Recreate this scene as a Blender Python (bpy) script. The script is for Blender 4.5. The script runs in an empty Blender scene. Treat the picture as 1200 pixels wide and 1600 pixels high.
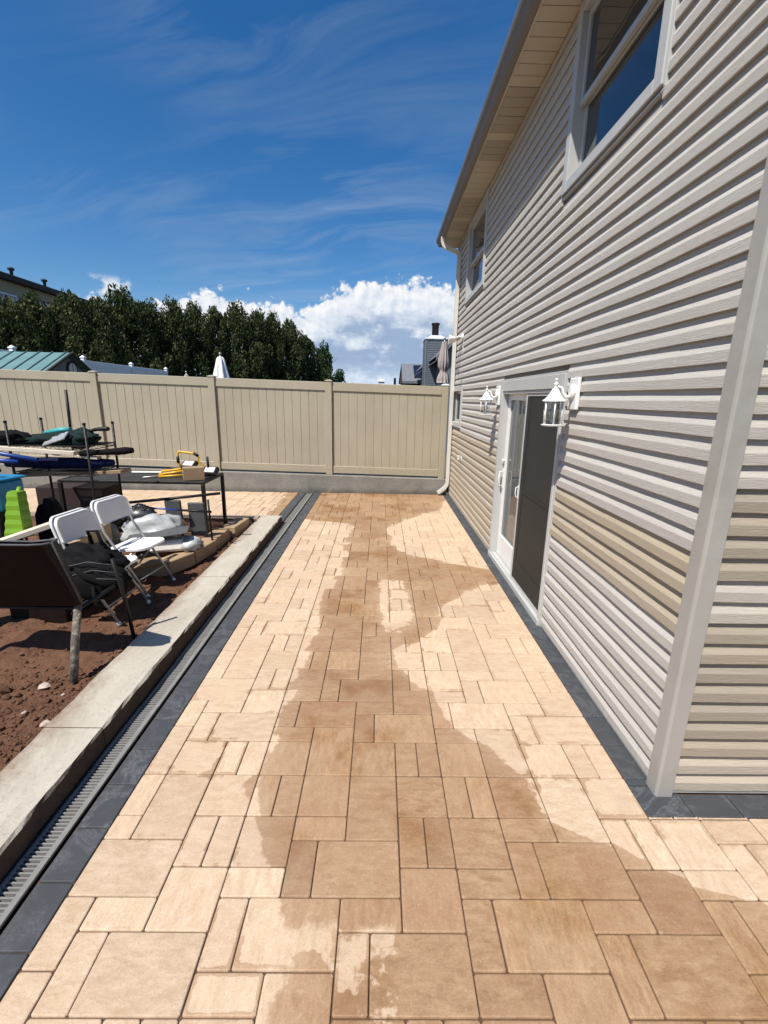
import bpy, bmesh, math, random
import numpy as np
from mathutils import Vector, Matrix, noise as mnoise
R = random.Random(7)
SC = bpy.context.scene
COL = SC.collection

# ---------------------------------------------------------------- camera
CAMH = 1.95
cam_data = bpy.data.cameras.new('camera')
cam = bpy.data.objects.new('camera', cam_data)
COL.objects.link(cam)
cam_data.sensor_fit = 'VERTICAL'
cam_data.sensor_height = 36.0
cam_data.sensor_width = 27.0
cam_data.lens = 706.15 / 1600 * 36.0
cam_data.clip_start = 0.02
cam_data.clip_end = 3000
r_ = Vector((0.99982742, -0.006222, 0.01750485))
d_ = Vector((0.01545315, -0.24446701, -0.96953447))
f_ = Vector((0.0103118, 0.96963765, -0.24432867))
cam.matrix_world = Matrix(((r_.x, -d_.x, -f_.x, 0), (r_.y, -d_.y, -f_.y, 0), (r_.z, -d_.z, -f_.z, CAMH), (0, 0, 0, 1)))
SC.camera = cam

# ---------------------------------------------------------------- sun, sky, exposure
SUN_TRAVEL = Vector((1.0, 1.18, -2.35)).normalized()
sun_d = bpy.data.lights.new('sun', 'SUN')
sun = bpy.data.objects.new('sun', sun_d)
COL.objects.link(sun)
sun_d.energy = 5.0
sun_d.angle = math.radians(0.53)
sun_d.color = (1.0, 0.95, 0.87)
sun.location = (-10, -18, 24)
sun.rotation_euler = SUN_TRAVEL.to_track_quat('-Z', 'Y').to_euler()
SUN_EL = math.asin(-SUN_TRAVEL.z)
SUN_AZ = math.atan2(-SUN_TRAVEL.x, -SUN_TRAVEL.y)

SC.view_settings.view_transform = 'Standard'
SC.view_settings.look = 'None'
SC.view_settings.exposure = 0.47
SC.view_settings.gamma = 1.0
SC.view_settings.use_curve_mapping = False
SC.cycles.use_denoising = True
SC.cycles.max_bounces = 6
SC.cycles.diffuse_bounces = 3
SC.cycles.glossy_bounces = 3
SC.cycles.transparent_max_bounces = 12
SC.cycles.caustics_reflective = False
SC.cycles.caustics_refractive = False


class NT:
    """small helper to write node trees"""
    def __init__(self, tree):
        self.t = tree
        tree.nodes.clear()

    def n(self, typ, ins=None, **props):
        nd = self.t.nodes.new(typ)
        for k, v in props.items():
            setattr(nd, k, v)
        for k, v in (ins or {}).items():
            self.put(nd.inputs[k], v)
        return nd

    def put(self, sock, v):
        if isinstance(v, bpy.types.NodeSocket):
            self.t.links.new(v, sock)
        elif isinstance(v, (tuple, list)) and sock.type == 'RGBA' and len(v) == 3:
            sock.default_value = (*v, 1.0)
        else:
            sock.default_value = v

    def math(self, op, a, b=0.0, c=0.0, clamp=False):
        nd = self.t.nodes.new('ShaderNodeMath')
        nd.operation = op
        nd.use_clamp = clamp
        for s, v in zip(nd.inputs, (a, b, c)):
            self.put(s, v)
        return nd.outputs[0]

    def vmath(self, op, a, b=(0, 0, 0), scale=None):
        nd = self.t.nodes.new('ShaderNodeVectorMath')
        nd.operation = op
        self.put(nd.inputs[0], a)
        self.put(nd.inputs[1], b)
        if scale is not None:
            self.put(nd.inputs['Scale'], scale)
        return nd.outputs[0]

    def noise(self, vec, scale, detail=4, rough=0.55, dist=0.0, typ='FBM'):
        nd = self.n('ShaderNodeTexNoise', {'Vector': vec, 'Scale': scale, 'Detail': detail, 'Roughness': rough, 'Distortion': dist})
        nd.noise_type = typ
        return nd.outputs[0]

    def voro(self, vec, scale, detail=0, feature='F1', rough=0.5):
        nd = self.n('ShaderNodeTexVoronoi', {'Vector': vec, 'Scale': scale, 'Detail': detail, 'Roughness': rough})
        nd.feature = feature
        return nd

    def remap(self, v, a, b, c=0.0, d=1.0, smooth=False):
        nd = self.n('ShaderNodeMapRange', {'Value': v, 'From Min': a, 'From Max': b, 'To Min': c, 'To Max': d})
        nd.interpolation_type = 'SMOOTHSTEP' if smooth else 'LINEAR'
        nd.clamp = True
        return nd.outputs[0]

    def mix(self, f, a, b, blend='MIX'):
        nd = self.t.nodes.new('ShaderNodeMix')
        nd.data_type = 'RGBA'
        nd.blend_type = blend
        self.put(nd.inputs[0], f)
        self.put(nd.inputs[6], a)
        self.put(nd.inputs[7], b)
        return nd.outputs[2]

    def curve(self, v, pts):
        nd = self.t.nodes.new('ShaderNodeFloatCurve')
        c = nd.mapping.curves[0]
        pts = sorted(pts)
        c.points[0].location = pts[0]
        c.points[1].location = pts[-1]
        for p in pts[1:-1]:
            c.points.new(*p)
        for p in c.points:
            p.handle_type = 'VECTOR'
        nd.mapping.update()
        self.put(nd.inputs['Value'], v)
        return nd.outputs[0]


world = bpy.data.worlds.new('World')
SC.world = world
world.use_nodes = True
w = NT(world.node_tree)
sky = w.n('ShaderNodeTexSky')
sky.sky_type = 'NISHITA'
sky.sun_disc = False
sky.sun_elevation = SUN_EL
sky.sun_rotation = SUN_AZ % (2 * math.pi)
sky.altitude = 50
sky.air_density = 1.0
sky.dust_density = 0.6
sky.ozone_density = 3.0
dirn = w.n('ShaderNodeTexCoord').outputs['Generated']
sep = w.n('ShaderNodeSeparateXYZ', {0: dirn}).outputs
az = w.math('ARCTAN2', sep[0], sep[1])                     # 0 straight ahead, + to the right
el = w.math('MULTIPLY', w.math('ARCSINE', sep[2]), 57.2958)
az01 = w.math('ADD', w.math('DIVIDE', az, 2 * math.pi), 0.5)
# towering cumulus along the horizon: its top as a function of azimuth (degrees -> degrees)
env = [(-180, 5), (-165, 8), (-150, 6), (-130, 3), (-110, 7), (-90, 9.5), (-75, 8), (-60, 7), (-50, 9), (-42, 8.2), (-36, 9.2), (-31, 10.6), (-28.6, 10.0),
       (-26, 9.2), (-22.5, 11.0), (-19.5, 12.0), (-15.5, 11.6), (-12.2, 10.6), (-9.6, 10.8), (-7.2, 11.8), (-4.6, 13.2), (-2, 13.8), (2, 14.0), (6, 13.6), (8.6, 12.6),
       (13, 12.4), (18, 9), (27, 7), (38, 10), (52, 8), (70, 4), (95, 6), (120, 9), (145, 7), (165, 4), (180, 5)]
H = w.math('MULTIPLY', w.curve(az01, [((a + 180) / 360, h / 20) for a, h in env]), 20.0)


def billow(vec):
    big = w.voro(vec, 20.0, 0).outputs['Distance']
    small = w.voro(w.vmath('ADD', vec, w.vmath('SCALE', w.n('ShaderNodeTexNoise', {'Vector': vec, 'Scale': 26.0, 'Detail': 3}).outputs['Color'], scale=0.028)), 46.0, 3, rough=0.6).outputs['Distance']
    fine = w.noise(vec, 75.0, 6, 0.62)
    s = w.math('ADD', w.math('MULTIPLY', w.math('SUBTRACT', 0.55, big), 1.7), w.math('MULTIPLY', w.math('SUBTRACT', 0.5, small), 1.5))
    return w.math('ADD', s, w.math('MULTIPLY', w.math('SUBTRACT', fine, 0.5), 1.0))


b0 = billow(dirn)
b1 = billow(w.vmath('ADD', dirn, (-0.008, -0.002, 0.012)))
depth_ = w.math('SUBTRACT', w.math('ADD', H, b0), el)          # degrees below the cloud's top
dens = w.remap(depth_, -0.15, 0.75, smooth=True)
# loose puffs above the line of tops
pf = w.math('ADD', w.noise(dirn, 11.0, 2, 0.5), w.math('MULTIPLY', w.math('SUBTRACT', w.noise(dirn, 55, 6, 0.65), 0.5), 0.30))
puff = w.math('MULTIPLY', w.remap(pf, 0.64, 0.72, smooth=True), w.math('MULTIPLY', w.remap(el, 8.5, 10.0, smooth=True), w.remap(el, 11.6, 10.6, smooth=True)))
# relief: lit from the upper left, flat grey-blue undersides lower down
relief = w.remap(w.math('SUBTRACT', b0, b1), -1.1, 1.0)
low = w.noise(w.vmath('MULTIPLY', dirn, (1, 1, 2.2)), 9.0, 4, 0.6)
under = w.math('MULTIPLY', w.remap(depth_, 2.2, 5.2, smooth=True), w.remap(low, 0.36, 0.56, smooth=True))
shade = w.mix(w.remap(depth_, 0.0, 4.5), w.mix(relief, (0.72, 0.77, 0.86), (1.0, 1.0, 1.0)), w.mix(relief, (0.58, 0.68, 0.83), (0.90, 0.94, 1.0)))
shade = w.mix(w.math('MULTIPLY', under, 0.92), shade, (0.30, 0.42, 0.62))
shade = w.mix(w.remap(el, 4.5, 0.0), shade, (0.62, 0.75, 0.92))
# cirrus: thin streaks on a high flat sheet
inv = w.math('DIVIDE', 1.0, w.math('ADD', w.math('MAXIMUM', sep[2], 0.0), 0.16))
sheet = w.vmath('SCALE', dirn, scale=inv)
sheet = w.vmath('ADD', sheet, w.vmath('SCALE', w.n('ShaderNodeTexNoise', {'Vector': sheet, 'Scale': 0.9, 'Detail': 2}).outputs['Color'], scale=0.55))
rot = w.n('ShaderNodeVectorRotate', {'Vector': sheet, 'Angle': math.radians(14)}, rotation_type='Z_AXIS').outputs[0]
st = w.noise(w.vmath('MULTIPLY', rot, (0.75, 3.4, 0.0)), 1.25, 7, 0.62, 0.5)
ma = w.noise(w.vmath('MULTIPLY', sheet, (0.6, 0.8, 0)), 0.8, 2, 0.5)
cir = w.math('MULTIPLY', w.remap(st, 0.43, 0.82), w.remap(ma, 0.40, 0.66, smooth=True))
cir = w.math('MULTIPLY', cir, w.remap(az, 0.3, -0.55, 0.25, 1.75))
cir = w.math('MULTIPLY', cir, 0.62)
SKY_S = 0.085
skyc = w.n('ShaderNodeHueSaturation', {'Color': sky.outputs[0], 'Saturation': 1.36, 'Value': 1.03, 'Hue': 0.503, 'Fac': 1.0}).outputs[0]
bg_sky = w.n('ShaderNodeBackground', {'Color': skyc, 'Strength': SKY_S}).outputs[0]
bg_cir = w.n('ShaderNodeBackground', {'Color': (0.74, 0.85, 1.0), 'Strength': 0.50}).outputs[0]
bg_cum = w.n('ShaderNodeBackground', {'Color': shade, 'Strength': 0.72}).outputs[0]
m1 = w.n('ShaderNodeMixShader', {0: cir, 1: bg_sky, 2: bg_cir}).outputs[0]
m2 = w.n('ShaderNodeMixShader', {0: w.math('MULTIPLY', puff, 0.8), 1: m1, 2: bg_cum}).outputs[0]
m3 = w.n('ShaderNodeMixShader', {0: dens, 1: m2, 2: bg_cum}).outputs[0]
w.n('ShaderNodeOutputWorld', {0: m3})


# ---------------------------------------------------------------- materials
def newmat(name):
    m = bpy.data.materials.new(name)
    m.use_nodes = True
    return m, NT(m.node_tree)


def finish(t, color, rough, bump=None, dist=0.002, metal=0.0, spec=0.5, extra=None):
    ins = {'Base Color': color, 'Roughness': rough, 'Metallic': metal, 'Specular IOR Level': spec}
    ins.update(extra or {})
    if bump is not None:
        ins['Normal'] = t.n('ShaderNodeBump', {'Height': bump, 'Distance': dist, 'Strength': 1.0}).outputs[0]
    b = t.n('ShaderNodeBsdfPrincipled', ins)
    t.n('ShaderNodeOutputMaterial', {0: b.outputs[0]})
    return b


def plain(name, col, rough=0.6, var=0.12, scale=8.0, bump=0.0, bscale=60.0, metal=0.0, spec=0.5, dirt=None, dirt_amt=0.5, coords='Object'):
    """a base colour with mottling, optional dirt in patches, and fine relief"""
    m, t = newmat(name)
    tc = t.n('ShaderNodeTexCoord').outputs[coords]
    oi = t.n('ShaderNodeObjectInfo').outputs['Random']
    p = t.vmath('ADD', tc, t.n('ShaderNodeCombineXYZ', {0: t.math('MULTIPLY', oi, 37.0), 1: t.math('MULTIPLY', oi, 91.0), 2: 0.0}).outputs[0])
    nz = t.noise(p, scale, 6, 0.62)
    f = t.remap(nz, 0.25, 0.75)
    c = t.mix(f, tuple(x * (1 - var) for x in col), tuple(min(1, x * (1 + var)) for x in col))
    if dirt:
        d = t.remap(t.noise(p, scale * 0.6, 8, 0.7), 0.50, 0.72)
        c = t.mix(t.math('MULTIPLY', d, dirt_amt), c, dirt)
    h = None
    if bump:
        h = t.noise(p, bscale, 5, 0.6)
    rr = t.remap(nz, 0.2, 0.8, max(0.02, rough - 0.08), min(1, rough + 0.08))
    finish(t, c, rr, h, bump, metal, spec)
    return m


def lin(*c):
    return tuple(((x / 255) / 12.92 if x / 255 <= 0.04045 else ((x / 255 + 0.055) / 1.055) ** 2.4) for x in c)


M = {}
M['white_plastic'] = plain('white_plastic', (0.72, 0.72, 0.71), 0.4, 0.03, 5, dirt=(0.5, 0.47, 0.42), dirt_amt=0.25)
M['white_metal'] = plain('white_metal', (0.72, 0.72, 0.70), 0.38, 0.04, 9, dirt=(0.45, 0.42, 0.36), dirt_amt=0.22)
M['grey_metal'] = plain('grey_metal', (0.42, 0.42, 0.41), 0.4, 0.12, 12, metal=0.5)
M['frame_vinyl'] = plain('frame_vinyl', (0.43, 0.43, 0.415), 0.45, 0.05, 3, dirt=(0.4, 0.36, 0.30), dirt_amt=0.25)
M['trim'] = plain('corner_trim', (0.33, 0.31, 0.28), 0.55, 0.08, 2.5, bump=0.0006, bscale=120, dirt=(0.18, 0.155, 0.125), dirt_amt=0.45)
M['soffit'] = plain('soffit_vinyl', (0.46, 0.40, 0.32), 0.6, 0.05, 4, dirt=(0.36, 0.28, 0.2), dirt_amt=0.25)
M['gutter'] = plain('gutter_paint', (0.15, 0.13, 0.11), 0.5, 0.08, 3, dirt=(0.2, 0.17, 0.14), dirt_amt=0.5)
M['roof'] = plain('roof_shingle', (0.09, 0.08, 0.075), 0.9, 0.35, 9, bump=0.004, bscale=40)
def mat_fence():
    m, t = newmat('fence_vinyl')
    p = t.n('ShaderNodeNewGeometry').outputs['Position']
    oi = t.n('ShaderNodeObjectInfo').outputs['Random']
    n1 = t.noise(p, 1.4, 5, 0.6)
    n2 = t.noise(t.vmath('MULTIPLY', p, (9.0, 9.0, 1.2)), 1.0, 5, 0.65)
    n3 = t.noise(p, 40.0, 4, 0.7)
    c = t.mix(t.remap(n1, 0.3, 0.7), (0.330, 0.290, 0.212), (0.372, 0.332, 0.250))
    c = t.mix(t.math('MULTIPLY', t.remap(n2, 0.5, 0.75), 0.30), c, (0.26, 0.215, 0.15))
    c = t.mix(t.math('MULTIPLY', oi, 0.14), c, (0.42, 0.38, 0.29))
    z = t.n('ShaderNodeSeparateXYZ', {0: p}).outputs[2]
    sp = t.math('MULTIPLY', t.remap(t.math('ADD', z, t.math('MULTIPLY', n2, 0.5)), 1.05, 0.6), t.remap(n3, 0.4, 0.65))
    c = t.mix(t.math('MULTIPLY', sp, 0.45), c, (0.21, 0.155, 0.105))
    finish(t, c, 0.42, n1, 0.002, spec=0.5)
    return m


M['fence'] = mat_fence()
M['white_vinyl'] = plain('white_vinyl', (0.72, 0.74, 0.78), 0.5, 0.04, 2)
M['black_metal'] = plain('black_metal', (0.009, 0.008, 0.008), 0.5, 0.3, 20, spec=0.3, dirt=(0.04, 0.028, 0.02), dirt_amt=0.5)
M['brown_metal'] = plain('brown_metal', (0.009, 0.0045, 0.0035), 0.55, 0.3, 9, bump=0.001, bscale=30, dirt=(0.018, 0.011, 0.008), dirt_amt=0.6, spec=0.2)
M['black_fabric'] = plain('black_fabric', (0.005, 0.005, 0.006), 0.85, 0.3, 20, bump=0.002, bscale=70, spec=0.15)
M['navy_fabric'] = plain('navy_fabric', (0.006, 0.010, 0.045), 0.8, 0.3, 12, bump=0.002, bscale=50, spec=0.15)
M['green_canvas'] = plain('green_canvas', (0.008, 0.020, 0.019), 0.8, 0.4, 12, bump=0.003, bscale=40, spec=0.15)
M['blue_plastic'] = plain('blue_plastic', (0.015, 0.19, 0.36), 0.45, 0.1, 6, dirt=(0.05, 0.14, 0.2), dirt_amt=0.4)
M['blue_tube'] = plain('blue_tube', (0.015, 0.06, 0.28), 0.4, 0.1, 6)
M['lime_plastic'] = plain('lime_plastic', (0.15, 0.30, 0.01), 0.45, 0.08, 6, dirt=(0.16, 0.26, 0.03), dirt_amt=0.4)
M['teal_plastic'] = plain('teal_plastic', (0.03, 0.30, 0.30), 0.5, 0.1, 6)
M['cardboard'] = plain('cardboard', (0.26, 0.175, 0.10), 0.85, 0.12, 7, bump=0.0006, bscale=60, dirt=(0.2, 0.13, 0.08), dirt_amt=0.4)
M['tan_block'] = plain('tan_block', (0.31, 0.215, 0.13), 0.85, 0.16, 7, bump=0.002, bscale=60, dirt=(0.24, 0.15, 0.09), dirt_amt=0.5)
M['pale_wood'] = plain('pale_wood', (0.58, 0.50, 0.40), 0.7, 0.1, 8, dirt=(0.35, 0.27, 0.2), dirt_amt=0.4)
M['grey_wood'] = plain('grey_wood', (0.07, 0.072, 0.075), 0.85, 0.25, 18, bump=0.002, bscale=40)
M['red_cardboard'] = plain('red_cardboard', (0.022, 0.010, 0.008), 0.85, 0.2, 8, dirt=(0.02, 0.012, 0.008), dirt_amt=0.6)
M['plastic_wrap'] = plain('plastic_wrap', (0.40, 0.42, 0.42), 0.28, 0.18, 12, bump=0.004, bscale=22, spec=0.7)
M['white_paper'] = plain('white_paper', (0.78, 0.76, 0.72), 0.7, 0.06, 10, bump=0.002, bscale=20)
M['black_gravel'] = plain('black_gravel', (0.03, 0.03, 0.032), 0.4, 0.6, 30, spec=0.7)
M['mortar_steel'] = plain('mortar_steel', (0.10, 0.085, 0.07), 0.85, 0.5, 40, bump=0.003, bscale=90, dirt=(0.42, 0.36, 0.28), dirt_amt=1.0)
M['yellow_paint'] = plain('yellow_paint', (0.60, 0.33, 0.012), 0.4, 0.08, 10, dirt=(0.3, 0.16, 0.02), dirt_amt=0.4)
M['teal_roof'] = plain('teal_roof', (0.105, 0.20, 0.195), 0.5, 0.12, 3, dirt=(0.12, 0.2, 0.19), dirt_amt=0.4)
M['shed_wall'] = plain('shed_wall', (0.20, 0.18, 0.18), 0.8, 0.1, 4)
M['clock_face'] = plain('clock_face', (0.62, 0.60, 0.55), 0.6, 0.1, 6)
M['umbrella_cloth'] = plain('umbrella_cloth', (0.34, 0.29, 0.28), 0.85, 0.12, 6)
M['umbrella_cover'] = plain('umbrella_cover', (0.72, 0.72, 0.72), 0.7, 0.08, 6)
M['slate_siding'] = plain('slate_siding', (0.12, 0.14, 0.17), 0.6, 0.1, 4)
M['slate_roof'] = plain('slate_roof', (0.13, 0.14, 0.16), 0.9, 0.4, 14)
M['dark_brown_wall'] = plain('dark_brown_wall', (0.05, 0.025, 0.02), 0.8, 0.2, 3)
M['solar'] = plain('solar', (0.01, 0.012, 0.025), 0.15, 0.1, 3)
M['yellow_brick'] = plain('yellow_brick', (0.34, 0.29, 0.20), 0.85, 0.15, 6)
M['dark_roof'] = plain('dark_roof', (0.03, 0.025, 0.022), 0.8, 0.2, 3)
M['bark'] = plain('bark', (0.10, 0.075, 0.055), 0.9, 0.3, 12, bump=0.01, bscale=20)
M['bulb'] = plain('bulb', (0.85, 0.83, 0.76), 0.25, 0.03, 4)
M['sheathing'] = plain('sheathing', (0.16, 0.14, 0.12), 0.8, 0.1, 4)
M['curtain'] = plain('curtain', (0.82, 0.84, 0.78), 0.9, 0.05, 20)
M['room_dark'] = plain('room_dark', (0.05, 0.045, 0.04), 0.9, 0.1, 3)
M['stone'] = plain('stone', (0.42, 0.34, 0.29), 0.9, 0.25, 12, bump=0.004, bscale=60)
M['grate'] = plain('grate_metal', (0.20, 0.198, 0.19), 0.5, 0.15, 14, dirt=(0.2, 0.18, 0.15), dirt_amt=0.5)
M['grit'] = plain('grit', (0.012, 0.011, 0.010), 0.95, 0.3, 40)


def mat_glass(name, tint=(0.02, 0.025, 0.03), see=0.0):
    m, t = newmat(name)
    wob = t.noise(t.n('ShaderNodeTexCoord').outputs['Object'], 1.6, 2)
    nrm = t.n('ShaderNodeBump', {'Height': wob, 'Distance': 0.004, 'Strength': 1.0}).outputs[0]
    gl = t.n('ShaderNodeBsdfGlossy', {'Color': (0.95, 0.97, 1.0), 'Roughness': 0.015, 'Normal': nrm}).outputs[0]
    if see:
        back = t.n('ShaderNodeBsdfTransparent', {'Color': (see, see * 1.01, see)}).outputs[0]
    else:
        back = t.n('ShaderNodeBsdfDiffuse', {'Color': tint}).outputs[0]
    fr = t.n('ShaderNodeFresnel', {'IOR': 1.55}).outputs[0]
    f = t.math('ADD', t.math('MULTIPLY', fr, 1.15), 0.03, clamp=True)
    t.n('ShaderNodeOutputMaterial', {0: t.n('ShaderNodeMixShader', {0: f, 1: back, 2: gl}).outputs[0]})
    return m


M['glass'] = mat_glass('window_glass')
M['clear_glass'] = mat_glass('clear_glass', see=0.9)


def mat_screen():
    m, t = newmat('insect_screen')
    p = t.n('ShaderNodeTexCoord').outputs['Object']
    n = t.noise(p, 3.0, 4)
    c = t.mix(n, (0.020, 0.020, 0.019), (0.034, 0.033, 0.031))
    finish(t, c, 0.6, t.noise(p, 400, 2), 0.0004, spec=0.25)
    return m


M['screen'] = mat_screen()


def mat_paver():
    m, t = newmat('paver_stone')
    tc = t.n('ShaderNodeTexCoord').outputs['Object']
    pos = t.n('ShaderNodeNewGeometry').outputs['Position']
    oi = t.n('ShaderNodeObjectInfo').outputs['Random']
    at = t.n('ShaderNodeAttribute', attribute_name='piece').outputs['Fac']
    rnd = t.math('FRACT', t.math('ADD', oi, at))
    rnd2 = t.math('FRACT', t.math('MULTIPLY', rnd, 17.31))
    rnd3 = t.math('FRACT', t.math('MULTIPLY', rnd, 53.77))
    off = t.n('ShaderNodeCombineXYZ', {0: t.math('MULTIPLY', rnd, 71.0), 1: t.math('MULTIPLY', rnd2, 43.0), 2: t.math('MULTIPLY', rnd3, 5.0)}).outputs[0]
    p = t.vmath('ADD', tc, off)
    streak = t.noise(t.vmath('MULTIPLY', p, (11.0, 30.0, 1.0)), 1.0, 8, 0.74, 0.35)
    streak2 = t.noise(t.vmath('MULTIPLY', p, (30.0, 11.0, 1.0)), 1.0, 8, 0.74, 0.35)
    st = t.mix(t.math('GREATER_THAN', rnd2, 0.62), streak, streak2)
    blot = t.noise(p, 5.0, 6, 0.68, 0.8)
    speck = t.noise(p, 170.0, 4, 0.8)
    speck2 = t.noise(p, 75.0, 5, 0.78)
    # dry stone: cream to peach
    dry = t.mix(t.remap(st, 0.37, 0.63), (0.435, 0.306, 0.200), (0.575, 0.442, 0.316))
    rust = t.math('MULTIPLY', t.remap(t.math('ADD', t.math('MULTIPLY', blot, 0.6), t.math('MULTIPLY', st, 0.4)), 0.42, 0.60, smooth=True), t.remap(rnd3, 0.15, 1.0, 0.05, 0.85))
    dry = t.mix(t.math('MULTIPLY', rust, 0.40), dry, (0.38, 0.225, 0.135))
    dry = t.mix(t.remap(rnd, 0.0, 1.0, 0.0, 0.22), dry, (0.56, 0.440, 0.325))
    grey = t.math('MULTIPLY', t.remap(blot, 0.56, 0.40, smooth=True), t.remap(rnd2, 0.3, 1.0, 0.0, 0.45))
    dry = t.mix(grey, dry, (0.40, 0.315, 0.205))
    pit = t.remap(speck, 0.54, 0.68)
    pale = t.remap(speck2, 0.53, 0.68)
    dry = t.mix(t.math('MULTIPLY', pit, 0.42), dry, (0.16, 0.10, 0.06))
    dry = t.mix(t.math('MULTIPLY', pale, 0.45), dry, (0.60, 0.49, 0.38))
    # where the stone is still wet: a stain with its own ragged outline
    sx = t.n('ShaderNodeSeparateXYZ', {0: pos}).outputs
    y01 = t.math('DIVIDE', sx[1], 10.0)
    L = [(0, -0.30), (1.0, -0.34), (1.21, -0.26), (1.3, -0.38), (1.44, -0.37), (1.57, -0.48), (1.91, -0.63), (2.13, -0.58), (2.56, -0.62), (2.92, -0.56), (3.53, -0.50), (4.1, -0.54), (4.85, -0.45), (6.2, -0.43), (6.95, -0.46), (7.12, -1.1), (7.4, -1.9), (10, -1.9)]
    Rr = [(0, 2.6), (0.9, 2.2), (1.2, 1.75), (1.39, 1.58), (1.45, 1.33), (1.53, 1.16), (1.65, 1.03), (1.76, 0.83), (2.01, 0.74), (2.21, 0.64), (2.46, 0.45), (2.71, 0.36), (2.97, 0.14), (3.2, 0.13), (3.36, 0.32), (3.55, 0.50), (4.06, 0.66), (4.46, 1.02), (4.8, 1.6), (5.02, 1.3), (5.4, 0.6), (5.7, 0.22), (6.73, 0.13), (7.33, 0.51), (8.05, 1.14), (8.57, 1.25), (9.3, 1.6), (10, 1.6)]
    nrm = lambda pts: [(a / 10, (b + 2) / 5) for a, b in pts]
    xl = t.math('SUBTRACT', t.math('MULTIPLY', t.curve(y01, nrm(L)), 5.0), 2.0)
    xr = t.math('SUBTRACT', t.math('MULTIPLY', t.curve(y01, nrm(Rr)), 5.0), 2.0)
    d = t.math('MINIMUM', t.math('SUBTRACT', sx[0], xl), t.math('SUBTRACT', xr, sx[0]))
    ex = t.math('DIVIDE', t.math('SUBTRACT', sx[0], 0.165), 0.15)
    ey = t.math('DIVIDE', t.math('SUBTRACT', sx[1], 4.12), 0.58)
    isl = t.math('MULTIPLY', t.math('SUBTRACT', t.math('ADD', t.math('MULTIPLY', t.math('SQRT', t.math('ADD', t.math('MULTIPLY', ex, ex), t.math('MULTIPLY', ey, ey))), 0.4), t.math('MULTIPLY', t.math('MAXIMUM', t.math('ABSOLUTE', t.math('ADD', ex, t.math('MULTIPLY', ey, 0.18))), t.math('ABSOLUTE', ey)), 0.66)), 1.0), 0.17)
    wn = t.noise(pos, 3.2, 3, 0.55)
    wf = t.noise(pos, 22.0, 5, 0.6)
    d = t.math('ADD', d, t.math('MULTIPLY', t.math('SUBTRACT', wn, 0.5), 0.20))
    d = t.math('ADD', d, t.math('MULTIPLY', t.math('SUBTRACT', wf, 0.5), 0.09))
    d = t.math('ADD', d, t.math('MULTIPLY', t.math('SUBTRACT', rnd3, 0.5), 0.10))
    isl = t.math('ADD', isl, t.math('ADD', t.math('MULTIPLY', t.math('SUBTRACT', wf, 0.5), 0.12), t.math('MULTIPLY', t.math('SUBTRACT', wn, 0.5), 0.16)))
    d = t.math('MINIMUM', d, isl)
    wet = t.math('ADD', t.math('MULTIPLY', t.remap(d, -0.004, 0.010), 0.88), t.math('MULTIPLY', t.remap(d, 0.0, 0.10, smooth=True), 0.12))
    # damp rims left beside some joints
    rim = t.n('ShaderNodeAttribute', attribute_name='rim').outputs['Fac']
    rimn = t.math('ADD', t.math('MULTIPLY', t.math('SUBTRACT', wf, 0.5), 0.035), t.math('MULTIPLY', t.math('SUBTRACT', wn, 0.52), 0.12))
    damp = t.remap(t.math('ADD', rimn, t.math('MULTIPLY', t.math('SUBTRACT', rnd, 0.62), 0.02)), 0.0, 0.006)
    edge = t.n('ShaderNodeAttribute', attribute_name='edge').outputs['Fac']
    damp = t.math('MULTIPLY', t.math('MULTIPLY', damp, t.remap(t.math('ADD', edge, t.math('MULTIPLY', t.math('ADD', wf, wn), 0.8)), 1.60, 1.66)), t.remap(d, -1.0, -0.3))
    patch = t.math('MULTIPLY', t.remap(t.math('ADD', t.noise(pos, 3.1, 2, 0.5), t.math('MULTIPLY', t.math('SUBTRACT', wf, 0.5), 0.28)), 0.52, 0.545), t.remap(t.math('ADD', sx[1], t.math('MULTIPLY', wf, 0.2)), 1.42, 1.36))
    patch = t.math('MULTIPLY', patch, t.remap(sx[0], 0.22, 0.12))
    wet = t.math('MULTIPLY', wet, t.math('SUBTRACT', 1.0, t.math('MULTIPLY', patch, 0.8)))
    wetall = t.math('MAXIMUM', wet, t.math('MULTIPLY', damp, 0.8))
    wcol = t.mix(t.remap(st, 0.37, 0.63), (0.190, 0.089, 0.034), (0.318, 0.184, 0.083))
    wcol = t.mix(t.math('MULTIPLY', rust, 0.95), wcol, (0.170, 0.062, 0.024))
    wcol = t.mix(grey, wcol, (0.235, 0.158, 0.080))
    wcol = t.mix(t.remap(rnd, 0.0, 1.0, 0.0, 0.3), wcol, (0.315, 0.192, 0.098))
    wcol = t.mix(t.math('MULTIPLY', pit, 0.40), wcol, (0.085, 0.045, 0.022))
    wcol = t.mix(t.math('MULTIPLY', pale, 0.42), wcol, (0.37, 0.265, 0.165))
    half = t.remap(t.noise(pos, 1.7, 3, 0.6), 0.35, 0.65, 0.45, 1.0)
    near_full = t.remap(d, 0.0, 0.25, 0.85, 1.0)
    c = t.mix(t.math('MULTIPLY', wetall, t.math('MULTIPLY', t.math('MAXIMUM', half, 0.72), near_full)), dry, wcol)
    val = t.remap(t.math('ADD', t.math('MULTIPLY', rnd2, 0.6), t.math('MULTIPLY', t.noise(pos, 0.8, 3, 0.6), 0.4)), 0.1, 0.9, 0.84, 1.10)
    c = t.mix(1.0, c, t.n('ShaderNodeCombineColor', {0: val, 1: val, 2: val}).outputs[0], 'MULTIPLY')
    h = t.math('ADD', t.math('MULTIPLY', st, 0.7), t.math('ADD', t.math('MULTIPLY', speck, 0.5), t.math('MULTIPLY', speck2, 0.5)))
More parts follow.
